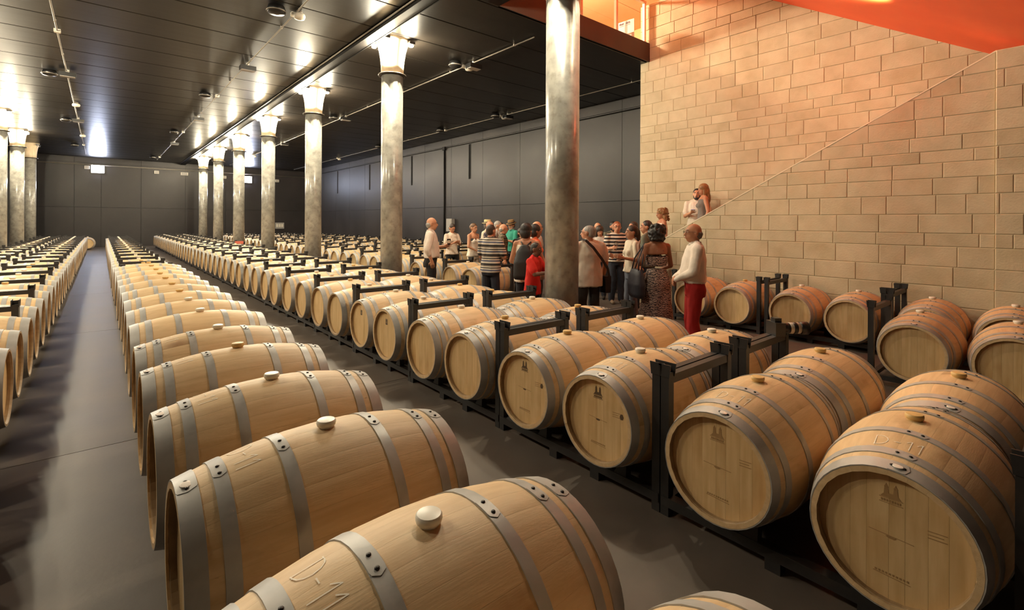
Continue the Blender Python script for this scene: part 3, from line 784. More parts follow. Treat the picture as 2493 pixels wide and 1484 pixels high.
for key, xc, y0, n, desc in ROWS:
    for k in range(n):
        yc = y0+PITCH*k; racks.append((xc, yc, key, k, desc))
        for j in (0, 1):
            spots.append(dict(x=xc, y=yc+(-0.345 if j == 0 else 0.345), zc=0.43, key=key, i=2*k+j+1, desc=desc))
AY = [0.43, 1.10, 1.85, 2.585, 3.335, 4.02, 4.845, 5.58, 6.33, 7.07, 7.82, 8.56, 9.31, 10.05, 10.80]
for i, y in enumerate(AY): spots.append(dict(x=0.648, y=y, zc=0.528, key='A', i=i+1, desc='middle single row'))
for s_ in spots:
    if s_['key'] == 'A' and s_['zc'] == 0.43: s_['i'] += len(AY)
for k, yc in enumerate((0.84, 2.30, 3.80)):
    racks.append((7.78, yc, 'W', k, 'row along the pale block wall'))
    for j in (0, 1): spots.append(dict(x=7.78, y=yc+(-0.345 if j == 0 else 0.345), zc=0.385, key='W', i=2*k+j+1, desc='row along the pale block wall'))
racks.append((6.42, 0.72, 'N', 0, 'pair at the right edge'))
for j in (0, 1): spots.append(dict(x=6.42, y=0.72+(-0.345 if j == 0 else 0.345), zc=0.395, key='N', i=j+1, desc='pair at the right edge'))
for s_ in spots: s_['d'] = math.hypot(s_['x'], s_['y'])
spots = [s_ for s_ in spots if sees(s_['x'], s_['y'], 0.7, 0.5) or s_['d'] < 3.5]
spots.sort(key=lambda q: q['d'])
NEAR_N = {'A': 6, 'B1': 8, 'B2': 6, 'N': 2, 'W': 6}
rb = random.Random(21); stuff = MB()
for n_, s_ in enumerate(spots):
    if n_ >= 299:
        continue
    k = s_['key']; i = s_['i']
    det = 'near' if i <= NEAR_N.get(k, 0) else ('mid' if s_['d'] < 13.5 else 'far')
    if k in ('L1', 'L2'):
        i -= 3 if k == 'L1' else 7
        if i < 1: lab = 'oak barrel beyond the left edge of the view, %s' % s_['desc']
        else: lab = 'oak barrel, %s in view from the front, %s' % (nth(i), s_['desc'])
    else: lab = 'oak barrel, %s from the front, %s' % (nth(i), s_['desc'])
    kd = 4 if (k in ('B1', 'B2') and i in (5, 6)) else 3
    pr = None
    if k == 'B1': pr = {1: 'part', 2: 'part', 3: 'full', 4: 'full', 7: 'sticker', 8: 'sticker'}.get(i)
    ch = i if ((k == 'A' and i <= 6) or (k in ('B1',) and i <= 8)) else None
    bg = 'W' if (k == 'A' and i <= 8) or rb.random() < 0.6 else 'A'
    if k == 'A' and i in (5,) or (k == 'A' and i >= 9): bg = 'A'
    if k in ('B1', 'B2') and i <= 2: bg = 'A'
    make_barrel(s_['x']+rb.uniform(-0.008, 0.008), s_['y']+rb.uniform(-0.006, 0.006), s_['zc'], lab, 'oak barrels of the '+s_['desc'], det, kd, bg, pr, ch, roll=rb.uniform(-0.04, 0.04))
far_me = simple_barrel(14, 3, 6)
for s_ in spots[299:]:
    stuff.v_off = 0
    o = len(stuff.v); stuff.v.extend([(p[0]+s_['x'], p[1]+s_['y'], p[2]+s_['zc']) for p in far_me.v])
    stuff.f.extend([tuple(q+o for q in f) for f in far_me.f]); stuff.mi.extend(far_me.mi); stuff.sm.extend(far_me.sm)
if stuff.v:
    o = stuff.obj('barrel_field', FARM); tag(o, 'many small oak barrels farthest back in the hall', 'barrels', kind='stuff')
for xc, yc, key, k, desc in racks:
    if not (sees(xc, yc, 0.8, 0.35) or math.hypot(xc, yc) < 3.5): continue
    d = math.hypot(xc, yc)
    if key in ('L1', 'L2') and k < 2: lab = 'black rack beyond the left edge of the view, %s' % desc
    else: lab = 'black steel rack, %s from the front, %s' % (nth(k+1-(2 if key in ('L1', 'L2') else 0)), desc)
    make_rack(xc, yc, lab, 'black racks of the '+desc, d < 11)
# low stands under the near barrels of the middle row
for i, y in enumerate(AY):
    s = empty('barrel_stand', (0.648, y, 0)); tag(s, 'low dark stand under the %s barrel of the middle single row' % ORD[i+1], 'stand', 'low stands of the middle row')
    for sx in (-1, 1):
        m = MB(); m.prism([(-0.20, 0.0), (0.20, 0.0), (0.20, 0.06), (0.16, 0.262), (0.13, 0.262), (0.09, 0.235), (0.0, 0.215), (-0.09, 0.235), (-0.13, 0.262), (-0.16, 0.262), (-0.20, 0.06)], sx*0.2-0.03, sx*0.2+0.03, 'x')
        m.obj('saddle', 'rack_black', s)
    MB().box(-0.17, 0.17, -0.03, 0.03, 0.03, 0.08).obj('spacer', 'rack_black', s)
# odd barrels lying end-on at the far end of the left row
for i, (x, y) in enumerate(((-0.55, 34.9), (-1.45, 34.9), (-2.9, 34.6))):
    o = link('barrel', ME['far'], None, (x, y, 0.337), rotz=R(90) if i < 2 else 0); tag(o, 'barrel lying %s at the far end of the left aisle, %s from the aisle' % ('end-on' if i < 2 else 'crosswise', ORD[i+1]), 'barrel')
# ------------------------------------------------------------------ people
import numpy as np
def cloth(name, c, c2=None, **k):
    if name in M: return name
    nmat(name, lin(c), lin(c2) if c2 else tuple(min(1, x*1.12) for x in lin(c)), scale=k.pop('scale', 7), rough=k.pop('rough', 0.85), bump=0.25, bscale=k.pop('bscale', 16), **k); return name
def pattern(name, kind, cols):
    m = bpy.data.materials.new(name); m.use_nodes = True; nt = m.node_tree; N = nt.nodes; L = nt.links; b = N['Principled BSDF']; b.inputs['Roughness'].default_value = 0.85
    tc = N.new('ShaderNodeTexCoord'); MATS[name] = m
    def wave(direction, scale, dist=0.0, prof='SIN', dscale=1.0):
        w_ = N.new('ShaderNodeTexWave'); w_.wave_type = 'BANDS'; w_.bands_direction = direction; w_.wave_profile = prof
        w_.inputs['Scale'].default_value = scale; w_.inputs['Distortion'].default_value = dist; w_.inputs['Detail Scale'].default_value = dscale
        L.new(tc.outputs['Object'], w_.inputs['Vector']); return w_.outputs['Fac']
    def ramp(fac, stops):
        r = N.new('ShaderNodeValToRGB'); r.color_ramp.interpolation = 'CONSTANT'; e = r.color_ramp.elements
        while len(e) < len(stops): e.new(0.5)
        for el, (p, c) in zip(e, stops): el.position = p; el.color = (*lin(c), 1)
        L.new(fac, r.inputs[0]); return r.outputs[0]
    if kind == 'stripes': col = ramp(wave('Z', cols[0], 0.4), cols[1])
    elif kind == 'saw': col = ramp(wave('Z', cols[0], 0.3, 'SAW'), cols[1])
    elif kind == 'zebra': col = ramp(wave('Z', cols[0], 9.0, dscale=2.2), cols[1])
    elif kind == 'plaid':
        a = ramp(wave('X', cols[0]), cols[1]); c_ = ramp(wave('Z', cols[0]), cols[1]); mx = N.new('ShaderNodeMix'); mx.data_type = 'RGBA'; mx.inputs[0].default_value = 0.5
        L.new(a, mx.inputs[6]); L.new(c_, mx.inputs[7]); col = mx.outputs[2]
    else:
        nz = N.new('ShaderNodeTexNoise'); nz.inputs['Scale'].default_value = cols[0]; L.new(tc.outputs['Object'], nz.inputs['Vector']); col = ramp(nz.outputs['Fac'], cols[1])
    L.new(col, b.inputs['Base Color']); return name
SKINS = {'a': (198, 142, 108), 'b': (180, 122, 90), 'c': (148, 96, 68), 'd': (108, 68, 48)}
for k_, c_ in SKINS.items(): nmat('skin_'+k_, lin(c_), lin(tuple(min(255, x+12) for x in c_)), scale=6, rough=0.55)
nmat('lips', lin((158, 84, 70)), rough=0.5); nmat('eye_white', lin((226, 216, 206)), rough=0.3); nmat('eye_dark', lin((30, 22, 18)), rough=0.3)
HAIRS = {'black': (30, 25, 23), 'dark': (48, 36, 29), 'brown': (88, 62, 40), 'blond': (118, 84, 50), 'grey': (136, 130, 124), 'greydark': (92, 84, 78), 'auburn': (120, 66, 36)}
for k_, c_ in HAIRS.items(): nmat('hair_'+k_, lin(c_), lin(tuple(min(255, int(x*1.35)) for x in c_)), scale=10, stretch=(6, 6, 1), rough=0.5, bump=0.4, bscale=22)

def remeshed(mb, voxel, smooth_it=3):
    me = mb.mesh('tmp', []); o = bpy.data.objects.new('tmp', me); COL.objects.link(o)
    r = o.modifiers.new('r', 'REMESH'); r.mode = 'VOXEL'; r.voxel_size = voxel; r.use_smooth_shade = True
    s = o.modifiers.new('s', 'SMOOTH'); s.factor = 0.5; s.iterations = smooth_it
    dg = bpy.context.evaluated_depsgraph_get(); out = bpy.data.meshes.new_from_object(o.evaluated_get(dg)); out = out
    bpy.data.objects.remove(o, do_unlink=True); bpy.data.meshes.remove(me)
    return out
class Body:
    """limbs as tapered capsules and torso lofts; regions are read back after remeshing"""
    def __init__(s): s.mb = MB(); s.prims = []
    def cap(s, reg, pts, rads, n=10):
        pts = [Vector(p) for p in pts]
        for i in range(len(pts)-1): s.prims.append((reg, 'c', pts[i], pts[i+1], rads[i], rads[i+1]))
        s.mb.tube(pts, rads, n)
        for p, r in zip(pts, rads): s.mb.ball(p, r*0.995, 10, 7)
    def ell(s, reg, c, r, rot=None):
        s.mb.ball(c, r, 14, 10, rot=rot); s.prims.append((reg, 'e', Vector(c), r, rot))
    def loft(s, reg, rings, n=20):
        """rings: (z, rx, ry, cx, cy)"""
        vs = []; e = 2.4
        for z, rx, ry, cx, cy in rings:
            for k in range(n):
                a = 2*math.pi*k/n; c, d = math.cos(a), math.sin(a)
                x = abs(c)**(2/e)*(1 if c >= 0 else -1); y = abs(d)**(2/e)*(1 if d >= 0 else -1)
                vs.append((cx+rx*x, cy+ry*y, z))
        m = len(rings); fs = [(i*n+k, i*n+(k+1) % n, (i+1)*n+(k+1) % n, (i+1)*n+k) for i in range(m-1) for k in range(n)]
        fs += [tuple(range(n))[::-1], tuple((m-1)*n+k for k in range(n))]
        s.mb.add(vs, fs); s.prims.append((reg, 'l', rings))
    def regions(s, C):
        """index of the nearest primitive's region for each row of the array C (n,3)"""
        best = np.full(len(C), 1e9); idx = np.zeros(len(C), int); names = []
        for pr in s.prims:
            if pr[1] == 'c':
                a, b = np.array(pr[2]), np.array(pr[3]); ab = b-a; l = float(ab @ ab) or 1e-9
                t_ = np.clip((C-a) @ ab/l, 0, 1); d = np.linalg.norm(C-(a+t_[:, None]*ab), axis=1)-(pr[4]+(pr[5]-pr[4])*t_)
            elif pr[1] == 'e':
                q = C-np.array(pr[2])
                if pr[4] is not None: q = q @ np.array(pr[4])
                r = pr[3]; r = r if isinstance(r, (tuple, list)) else (r, r, r)
                d = (np.linalg.norm(q/np.array(r), axis=1)-1)*min(r)
            else:
                rg = np.array(sorted(pr[2])); z = np.clip(C[:, 2], rg[0, 0], rg[-1, 0]); g = [np.interp(z, rg[:, 0], rg[:, j]) for j in range(1, 5)]
                k = np.sqrt(((C[:, 0]-g[2])/g[0])**2+((C[:, 1]-g[3])/g[1])**2); d = (k-1)*np.minimum(g[0], g[1])*0.85
                dz = np.abs(C[:, 2]-z); d = np.where(dz > 0, np.maximum(d, dz), d)
            m = d < best; best[m] = d[m]; idx[m] = len(names); names.append(pr[0])
        return [names[i] for i in idx]
ARMS = {  # elbow, wrist, hand direction, palm normal for the right arm (x>0)
 'down': ((0.245, -0.03, 1.12), (0.255, 0.05, 0.89), (0.0, 0.12, -1), (-1, 0, 0)),
 'glass': ((0.24, 0.02, 1.13), (0.17, 0.25, 1.17), (-0.25, 0.9, 0.25), (-1, 0, 0.1)),
 'glass_high': ((0.24, 0.06, 1.14), (0.13, 0.22, 1.30), (-0.3, 0.7, 0.5), (-1, 0.1, 0.1)),
 'phone': ((0.23, 0.05, 1.13), (0.07, 0.26, 1.20), (-0.4, 0.8, 0.3), (-0.4, -0.2, 1)),
 'crossed': ((0.25, 0.06, 1.12), (0.00, 0.22, 1.13), (-1, 0.05, 0.1), (0, -1, 0)),
 'behind': ((0.27, -0.13, 1.13), (0.07, -0.20, 0.93), (-0.7, -0.1, -0.7), (0, 1, 0)),
 'clasp': ((0.25, 0.05, 1.12), (0.06, 0.22, 1.00), (-0.8, 0.3, -0.3), (0, -1, 0)),
 'reach': ((0.26, 0.14, 1.18), (0.20, 0.38, 1.22), (0.0, 1, 0.15), (0, 0.2, -1)),
 'pocket': ((0.29, -0.06, 1.13), (0.22, 0.02, 0.93), (-0.2, 0.2, -1), (-1, 0, 0)),
 'bag': ((0.26, -0.02, 1.16), (0.22, 0.10, 1.34), (0.0, 0.3, 1), (-1, 0, 0)),
}
def person(label, loc, face, height=1.70, sex='m', skin='a', top='shirt', bottom='trousers', shoe='shoe_dark', sleeve='short', neck=0.0, hair=('short', 'dark'), head=(0, 0),
           armR='down', armL='down', voxel=0.013, hem=0.88, dress=None, glasses=False, beard=None, hat=None, belly=0.0, lean=0.0, group='visitors on the tour', extras=None, straps=False, tuck=False, wide=1.0):
    """face: heading in degrees (world, from +X). head=(yaw,pitch) in degrees; yaw>0 turns to the person's left"""
    k = height/1.72; f = sex == 'f'
    P = empty('person', loc, R(face)-math.pi/2); P.scale = (k*wide, k*(1+(wide-1)*0.7), k); tag(P, label, 'person', group)
    B = Body(); sw = 0.165 if f else 0.19; bw = 0.0
    T = lambda z, y=0: (y+lean*(z-0.9))
    # legs
    if dress is None:
        for s in (-1, 1):
            hp = (s*0.088, 0.0, 0.90); kn = (s*0.098, 0.03, 0.49); an = (s*0.10, -0.02, 0.10)
            B.cap('bottom', [hp, kn, an], [0.092, 0.070 if f else 0.078, 0.060 if f else 0.070])
            B.cap('shoe', [(s*0.10, -0.045, 0.045), (s*0.112, 0.13, 0.035)], [0.042, 0.036])
        B.loft('bottom', [(0.80, 0.165, 0.115, 0, -0.01), (0.88, 0.172, 0.122, 0, -0.012), (0.96, 0.160 if not f else 0.15, 0.112, 0, 0.0), (0.985 if tuck else max(hem+0.03, 0.965), 0.158 if not f else 0.14, 0.108, 0, 0.0)])
    else:
        for s in (-1, 1): B.cap('shoe', [(s*0.09, -0.045, 0.045), (s*0.10, 0.12, 0.035)], [0.04, 0.034])
        B.loft('top', [(0.05, 0.27, 0.24, 0, 0), (0.4, 0.235, 0.20, 0, 0), (0.75, 0.195, 0.16, 0, -0.005), (0.92, 0.18, 0.135, 0, -0.01), (1.08, 0.14, 0.105, 0, 0)])
    # torso (garment)
    h0 = 0.98 if tuck else hem
    wr = 0.150 if not f else 0.128; cr = 0.178 if not f else 0.150
    zt = 1.47 if neck == 0 else 1.45-neck
    rg = [(h0, (0.178 if tuck else 0.205) if not f else 0.196, (0.128 if tuck else 0.142)+belly*0.3, 0, 0.0+belly*0.2), (1.00, (0.176 if tuck else 0.190) if not f else 0.164, 0.122+belly*0.8, 0, T(1.0)+belly*0.5), (1.12, wr+0.022, 0.112+belly, 0, T(1.12)+belly*0.6), (1.26, cr+0.010, 0.122+belly*0.3, 0, T(1.26, 0.005)), (1.375, cr+0.002, 0.106, 0, T(1.375)), (1.425, cr*0.80, 0.086, 0, T(1.42, -0.006)), (1.455, 0.085, 0.068, 0, T(1.45, -0.010))]
    if dress is not None: rg = rg[2:]
    rg = [r for r in rg if r[0] < zt-0.005] if neck else rg
    B.loft('top', rg)
    if f:
        for s in (-1, 1): B.ell('top', (s*0.065, T(1.25, 0.095), 1.25), (0.062, 0.05, 0.06))
    if neck: B.loft('skin', [(zt-0.03, cr-0.002, 0.106, 0, T(zt)), (1.375, cr-0.006, 0.10, 0, T(1.375)), (1.425, cr*0.78, 0.080, 0, T(1.42, -0.006)), (1.45, 0.082, 0.064, 0, T(1.45, -0.010))])
    hc = Vector((0, T(1.60, 0.018), 1.588)); nb = Vector((0, T(1.42, -0.012), 1.41))
    B.cap('skin', [nb, hc+Vector((0, -0.012, -0.07))], [0.062 if not f else 0.052, 0.054 if not f else 0.047])
    # head
    for s in (-1, 1): B.cap('top' if neck < 0.02 else 'skin', [(s*0.045, T(1.45, -0.014), 1.455), (s*sw*0.86, T(1.42, -0.006), 1.405)], [0.042 if not f else 0.034, 0.050 if not f else 0.040])
    HR = Matrix.Rotation(R(head[0]), 3, 'Z') @ Matrix.Rotation(R(head[1]), 3, 'X')
    def hd(x, y, z): return hc+HR @ Vector((x, y, z))
    B.ell('skin', hd(0, -0.008, 0.018), (0.077, 0.096, 0.100), HR)
    B.ell('skin', hd(0, 0.020, -0.045), (0.060, 0.070, 0.072), HR)
    B.ell('skin', hd(0, 0.045, -0.088), (0.036, 0.036, 0.026), HR)
    B.cap('skin', [hd(0, 0.086, 0.020), hd(0, 0.104, -0.022)], [0.010, 0.016])
    B.ell('skin', hd(0, 0.072, 0.034), (0.050, 0.018, 0.012), HR)
    B.ell('skin', hd(0, 0.082, -0.058), (0.026, 0.014, 0.012), HR)
    for s in (-1, 1): B.ell('skin', hd(s*0.080, -0.012, -0.004), (0.012, 0.022, 0.032), HR)
    # arms
    hands = []
    for s, nm in ((1, armR), (-1, armL)):
        e, wv, hdv, pn = ARMS[nm]
        sh = Vector((s*sw, T(1.39), 1.392)); el = Vector((s*e[0], T(e[2], e[1]), e[2])); wr_ = Vector((s*wv[0], T(wv[2], wv[1]), wv[2]))
        if nm == 'crossed' and s < 0: wr_ += Vector((0, 0.035, -0.03))
        if nm == 'behind' and s < 0: wr_ += Vector((0, -0.035, -0.02))
        ra = (0.058, 0.047, 0.040, 0.028) if not f else (0.047, 0.039, 0.033, 0.024)
        if sleeve == 'none':
            B.ell('skin', sh, (0.062, 0.062, 0.062) if not f else (0.052, 0.052, 0.055)); B.cap('skin', [sh, el], [ra[0], ra[1]]); B.cap('skin', [el, wr_], [ra[2], ra[3]])
        elif sleeve == 'short':
            mid = sh.lerp(el, 0.72); B.cap('top', [sh, mid], [ra[0]+0.012, ra[1]+0.024]); B.cap('skin', [mid, el], [ra[1], ra[1]-0.004]); B.cap('skin', [el, wr_], [ra[2], ra[3]])
        elif sleeve == 'elbow':
            m2 = el.lerp(wr_, 0.35); B.cap('top', [sh, el], [ra[0]+0.012, ra[1]+0.018]); B.cap('top', [el, m2], [ra[1]+0.016, ra[2]+0.016]); B.cap('skin', [m2, wr_], [ra[2]-0.002, ra[3]])
        else:
            m2 = el.lerp(wr_, 0.92); B.cap('top', [sh, el], [ra[0]+0.012, ra[1]+0.016]); B.cap('top', [el, m2], [ra[1]+0.014, ra[3]+0.014]); B.cap('skin', [m2, wr_], [ra[3], ra[3]])
        D = Vector((s*hdv[0], hdv[1], hdv[2])).normalized(); pnv = Vector((s*pn[0], pn[1], pn[2])); pnv = (pnv-D*pnv.dot(D)).normalized(); sd = D.cross(pnv)
        for t_ in (-0.5, 0, 0.5): B.cap('skin', [wr_+D*0.01+sd*t_*0.030, wr_+D*0.085+sd*t_*0.056], [0.020, 0.014], 8)
        hands.append((wr_, D, pnv, sd, s, nm))
    me = remeshed(B.mb, voxel)
    mats = ['skin_'+skin, top, bottom, shoe]; ix = {'skin': 0, 'top': 1, 'bottom': 2, 'shoe': 3}
    for m_ in mats: me.materials.append(M[m_])
    q = [ix[n_] for n_ in B.regions(np.array([p.center[:] for p in me.polygons]))]; me.polygons.foreach_set('material_index', q); me.polygons.foreach_set('use_smooth', [True]*len(q))
    # loose cloth: gentle folds
    vreg = [0]*len(me.vertices)
    for p, r_ in zip(me.polygons, q):
        for v in p.vertices: vreg[v] = r_
    nrm = [v.normal.copy() for v in me.vertices]
    for i, v in enumerate(me.vertices):
        if vreg[i] in (1, 2):
            c = v.co; v.co = c+nrm[i]*(mnoise.noise(Vector((c.x*9+loc[0]*7, c.y*9, c.z*5)))*0.012+mnoise.noise(Vector((c.x*22, c.y*22+loc[1]*3, c.z*11)))*0.005)
    # fingers join the same body mesh
    bm = bmesh.new(); bm.from_mesh(me); fg = MB()
    for wr_, D, pnv, sd, s, nm in hands:
        curl = {'down': 0.35, 'glass': 0.75, 'glass_high': 0.75, 'phone': 0.55, 'crossed': 0.25, 'behind': 0.4, 'clasp': 0.5, 'reach': 0.15, 'pocket': 0.5, 'bag': 0.8}[nm]
        for j, (o_, ln) in enumerate(((-0.030, 0.066), (-0.010, 0.076), (0.010, 0.072), (0.029, 0.056))):
            p = wr_+D*0.080+sd*o_; d = D.copy(); pts = [p-D*0.02]; rr = [0.009]
            for seg in range(3):
                pts.append(p.copy()); rr.append(0.0088-0.0008*seg)
                d = (Matrix.Rotation(curl*(0.7 if seg == 0 else 1.0), 3, pnv.cross(D) if pnv.cross(D).length else sd) @ d)
                if (d-D).dot(pnv) < 0: d = d-2*pnv*d.dot(pnv)
                p = p+d*ln*(0.42, 0.32, 0.26)[seg]
            pts.append(p); rr.append(0.0062)
            fg.tube(pts, rr, 6)
        ts = -1 if s > 0 else 1
        b0 = wr_+D*0.025+sd*ts*0.022; fg.tube([b0, b0+(D*0.5+sd*ts*0.8).normalized()*0.035+pnv*0.008, b0+(D*0.8+sd*ts*0.55).normalized()*0.068+pnv*0.022], [0.0125, 0.0105, 0.0075], 6)
    fme = fg.mesh('fingers', 'skin_'+skin); bm2 = bmesh.new(); bm2.from_mesh(fme)
    tmp = bpy.data.meshes.new('t'); bm2.to_mesh(tmp); bm.from_mesh(tmp); bm.to_mesh(me); bm.free(); bm2.free(); bpy.data.meshes.remove(tmp); bpy.data.meshes.remove(fme)
    me.name = 'body'; link('body', me, P)
    # face
    for s in (-1, 1):
        e_ = MB().ball(hd(s*0.031, 0.079, 0.014), (0.0125, 0.008, 0.0075), 10, 6, rot=HR).obj('eye', 'eye_white', P)
        MB().ball(hd(s*0.031, 0.0855, 0.014), (0.0065, 0.004, 0.0065), 8, 6, rot=HR).obj('iris', 'eye_dark', e_)
        MB().tube([hd(s*0.014, 0.090, 0.036), hd(s*0.034, 0.088, 0.041), hd(s*0.052, 0.076, 0.035)], [0.004, 0.005, 0.003], 6).obj('eyebrow', 'hair_'+(hair[1] if hair else 'grey'), P)
    MB().ball(hd(0, 0.096, -0.060), (0.022, 0.006, 0.007), 10, 6, rot=HR).obj('mouth', 'lips', P)
    # hair
    if hair:
        st_, hcx = hair; hb = MB(); rg_ = random.Random(int(abs(loc[0]*1000)))
        def blob(c, r): hb.ball(hd(*c), r, 14, 10, rot=HR)
        if st_ == 'short':
            blob((0, -0.022, 0.040), (0.084, 0.096, 0.092)); blob((0, -0.050, -0.010), (0.078, 0.062, 0.075))
        elif st_ == 'fringe_only':
            blob((0, -0.042, -0.012), (0.084, 0.072, 0.050)); blob((0, -0.056, -0.030), (0.070, 0.050, 0.055))
        elif st_ == 'crop':
            blob((0, -0.020, 0.036), (0.081, 0.094, 0.088)); blob((0, -0.045, -0.010), (0.076, 0.062, 0.068))
        elif st_ == 'bob':
            blob((0, -0.020, 0.045), (0.094, 0.104, 0.096)); blob((0, -0.045, -0.020), (0.094, 0.078, 0.095))
        elif st_ == 'curly':
            blob((0, -0.025, 0.040), (0.105, 0.112, 0.100)); blob((0, -0.050, -0.030), (0.105, 0.085, 0.095))
            for j in range(90):
                a = rg_.uniform(0, 6.28); z = rg_.uniform(-0.11, 0.13); r_ = 0.118*math.sqrt(max(0.08, 1-((z-0.01)/0.16)**2)); y = r_*math.sin(a)-0.032; x = r_*math.cos(a)*0.95
                if y > 0.035 and z < 0.075: continue
                blob((x, y, z), rg_.uniform(0.016, 0.026))
        elif st_ == 'curly_long':
            blob((0, -0.025, 0.042), (0.100, 0.108, 0.096)); blob((0, -0.055, -0.06), (0.105, 0.075, 0.13))
            for j in range(110):
                a = rg_.uniform(0, 6.28); z = rg_.uniform(-0.20, 0.12); r_ = 0.115*(1 if z < 0.04 else math.sqrt(max(0.1, 1-((z-0.03)/0.12)**2))); y = r_*math.sin(a)-0.04; x = r_*math.cos(a)
                if y > 0.028 and z < 0.07: continue
                blob((x, y, z), rg_.uniform(0.016, 0.026))
        elif st_ == 'long':
            blob((0, -0.022, 0.045), (0.098, 0.110, 0.098)); blob((0, -0.065, -0.04), (0.102, 0.080, 0.13)); blob((0.0, -0.085, -0.17), (0.108, 0.062, 0.15))
            for s in (-1, 1): blob((s*0.072, -0.015, -0.07), (0.026, 0.045, 0.12))
        elif st_ == 'tied':
            blob((0, -0.022, 0.040), (0.085, 0.100, 0.090)); blob((0, -0.055, -0.005), (0.078, 0.060, 0.070)); blob((0, -0.115, 0.015), (0.040, 0.042, 0.048))
        elif st_ == 'tail':
            blob((0, -0.022, 0.040), (0.086, 0.100, 0.090)); blob((0, -0.055, -0.005), (0.078, 0.060, 0.075)); blob((0, -0.120, -0.05), (0.040, 0.038, 0.12))
        hm = remeshed(hb, 0.011, 2)
        hm.materials.append(M['hair_'+hcx]); hm.name = 'hair'; link('hair', hm, P)
    if beard:
        bb = MB(); bb.ball(hd(0, 0.052, -0.088), (0.050, 0.046, 0.034), 12, 8, rot=HR); bb.tube([hd(-0.024, 0.094, -0.045), hd(0, 0.104, -0.042), hd(0.024, 0.094, -0.045)], 0.007, 6)
        for s in (-1, 1): bb.ball(hd(s*0.056, 0.022, -0.052), (0.014, 0.036, 0.040), 8, 6, rot=HR)
        bm_ = remeshed(bb, 0.008, 1); bm_.materials.append(M['hair_'+beard]); link('beard', bm_, P)
    if glasses:
        g = MB()
        for s in (-1, 1):
            pts = [hd(s*0.033+0.022*math.cos(a), 0.100, 0.012+0.016*math.sin(a)) for a in [2*math.pi*j/10 for j in range(11)]]
            g.tube(pts, 0.0016, 5); g.tube([hd(s*0.055, 0.098, 0.016), hd(s*0.083, 0.03, 0.014), hd(s*0.085, -0.01, 0.010)], 0.0016, 5)
        g.tube([hd(-0.012, 0.103, 0.016), hd(0.012, 0.103, 0.016)], 0.002, 5); g.obj('glasses', 'black_plastic', P)
    if hat:
        ht = empty('hat', hd(0, -0.012, 0.070), parent=P); ht.rotation_mode = 'QUATERNION'; ht.rotation_quaternion = HR.to_quaternion()
        MB().lathe([(0.145, -0.010), (0.150, -0.002), (0.100, 0.006), (0.094, 0.02), (0.090, 0.075), (0.080, 0.092), (0.03, 0.086)], 24, 'z').obj('crown', hat, ht)
        MB().lathe([(0.098, 0.008), (0.101, 0.008), (0.098, 0.032), (0.095, 0.032)], 24, 'z', closed=True).obj('band', 'black_plastic', ht)
    if straps:
        for s in (-1, 1): MB().tube([(s*0.085, 0.10, 1.30), (s*0.08, 0.03, 1.47), (s*0.05, -0.10, 1.34)], 0.006, 6).obj('strap', top, P)
    if top in ('white_shirt', 'plaid_shirt', 'floral_shirt', 'striped_polo', 'teal_polo'):
        MB().lathe([(0.075, 1.440), (0.068, 1.475), (0.064, 1.482), (0.066, 1.46), (0.088, 1.436)], 20, 'z', closed=True, org=(0, T(1.42, -0.008), 0)).obj('collar', top, P)
    if extras: extras(P, hd, HR, B)
    P['wristR'] = 0
    del P['wristR']
    return P, k, hands
for n_, c_ in dict(white_shirt=(226, 212, 198), grey_trousers=(58, 52, 48), black_trousers=(24, 23, 26), jeans_dark=(34, 36, 46), jeans_blue=(96, 100, 112), red_trousers=(170, 30, 26), white_top=(232, 220, 204), cream_top=(214, 200, 178),
                   grey_top=(112, 102, 96), teal_polo=(46, 140, 118), grey_green=(92, 92, 78), red_shirt=(204, 34, 22), white_tee=(222, 208, 190), shoe_dark=(40, 34, 30), shoe_tan=(120, 100, 80), orange_top=(208, 92, 52), dark_top=(44, 38, 36), pale_grey=(188, 178, 168)).items():
    cloth(n_, c_)
cloth('straw', (206, 178, 130)); cloth('straw_brown', (128, 96, 60))
pattern('striped_polo', 'saw', (1.9, [(0, (28, 26, 30)), (0.16, (206, 192, 176)), (0.34, (86, 90, 112)), (0.5, (210, 196, 178)), (0.62, (34, 30, 34)), (0.72, (200, 186, 168)), (0.86, (96, 84, 74))]))
pattern('striped_tee', 'stripes', (4.4, [(0, (36, 32, 38)), (0.5, (216, 200, 182))]))
pattern('zebra_dress', 'zebra', (13, [(0, (52, 44, 50)), (0.45, (178, 152, 138))]))
pattern('plaid_shirt', 'plaid', (3.2, [(0, (36, 34, 30)), (0.55, (176, 150, 104)), (0.8, (60, 54, 44))]))
pattern('floral_shirt', 'noise', (24, [(0, (40, 38, 54)), (0.56, (150, 130, 126)), (0.62, (60, 50, 64))]))
pattern('lace_top', 'noise', (40, [(0, (222, 204, 186)), (0.55, (176, 150, 132)), (0.6, (226, 210, 192))]))
pattern('pinstripe', 'noise', (3, [(0, (38, 36, 42)), (0.6, (50, 48, 54))])) 

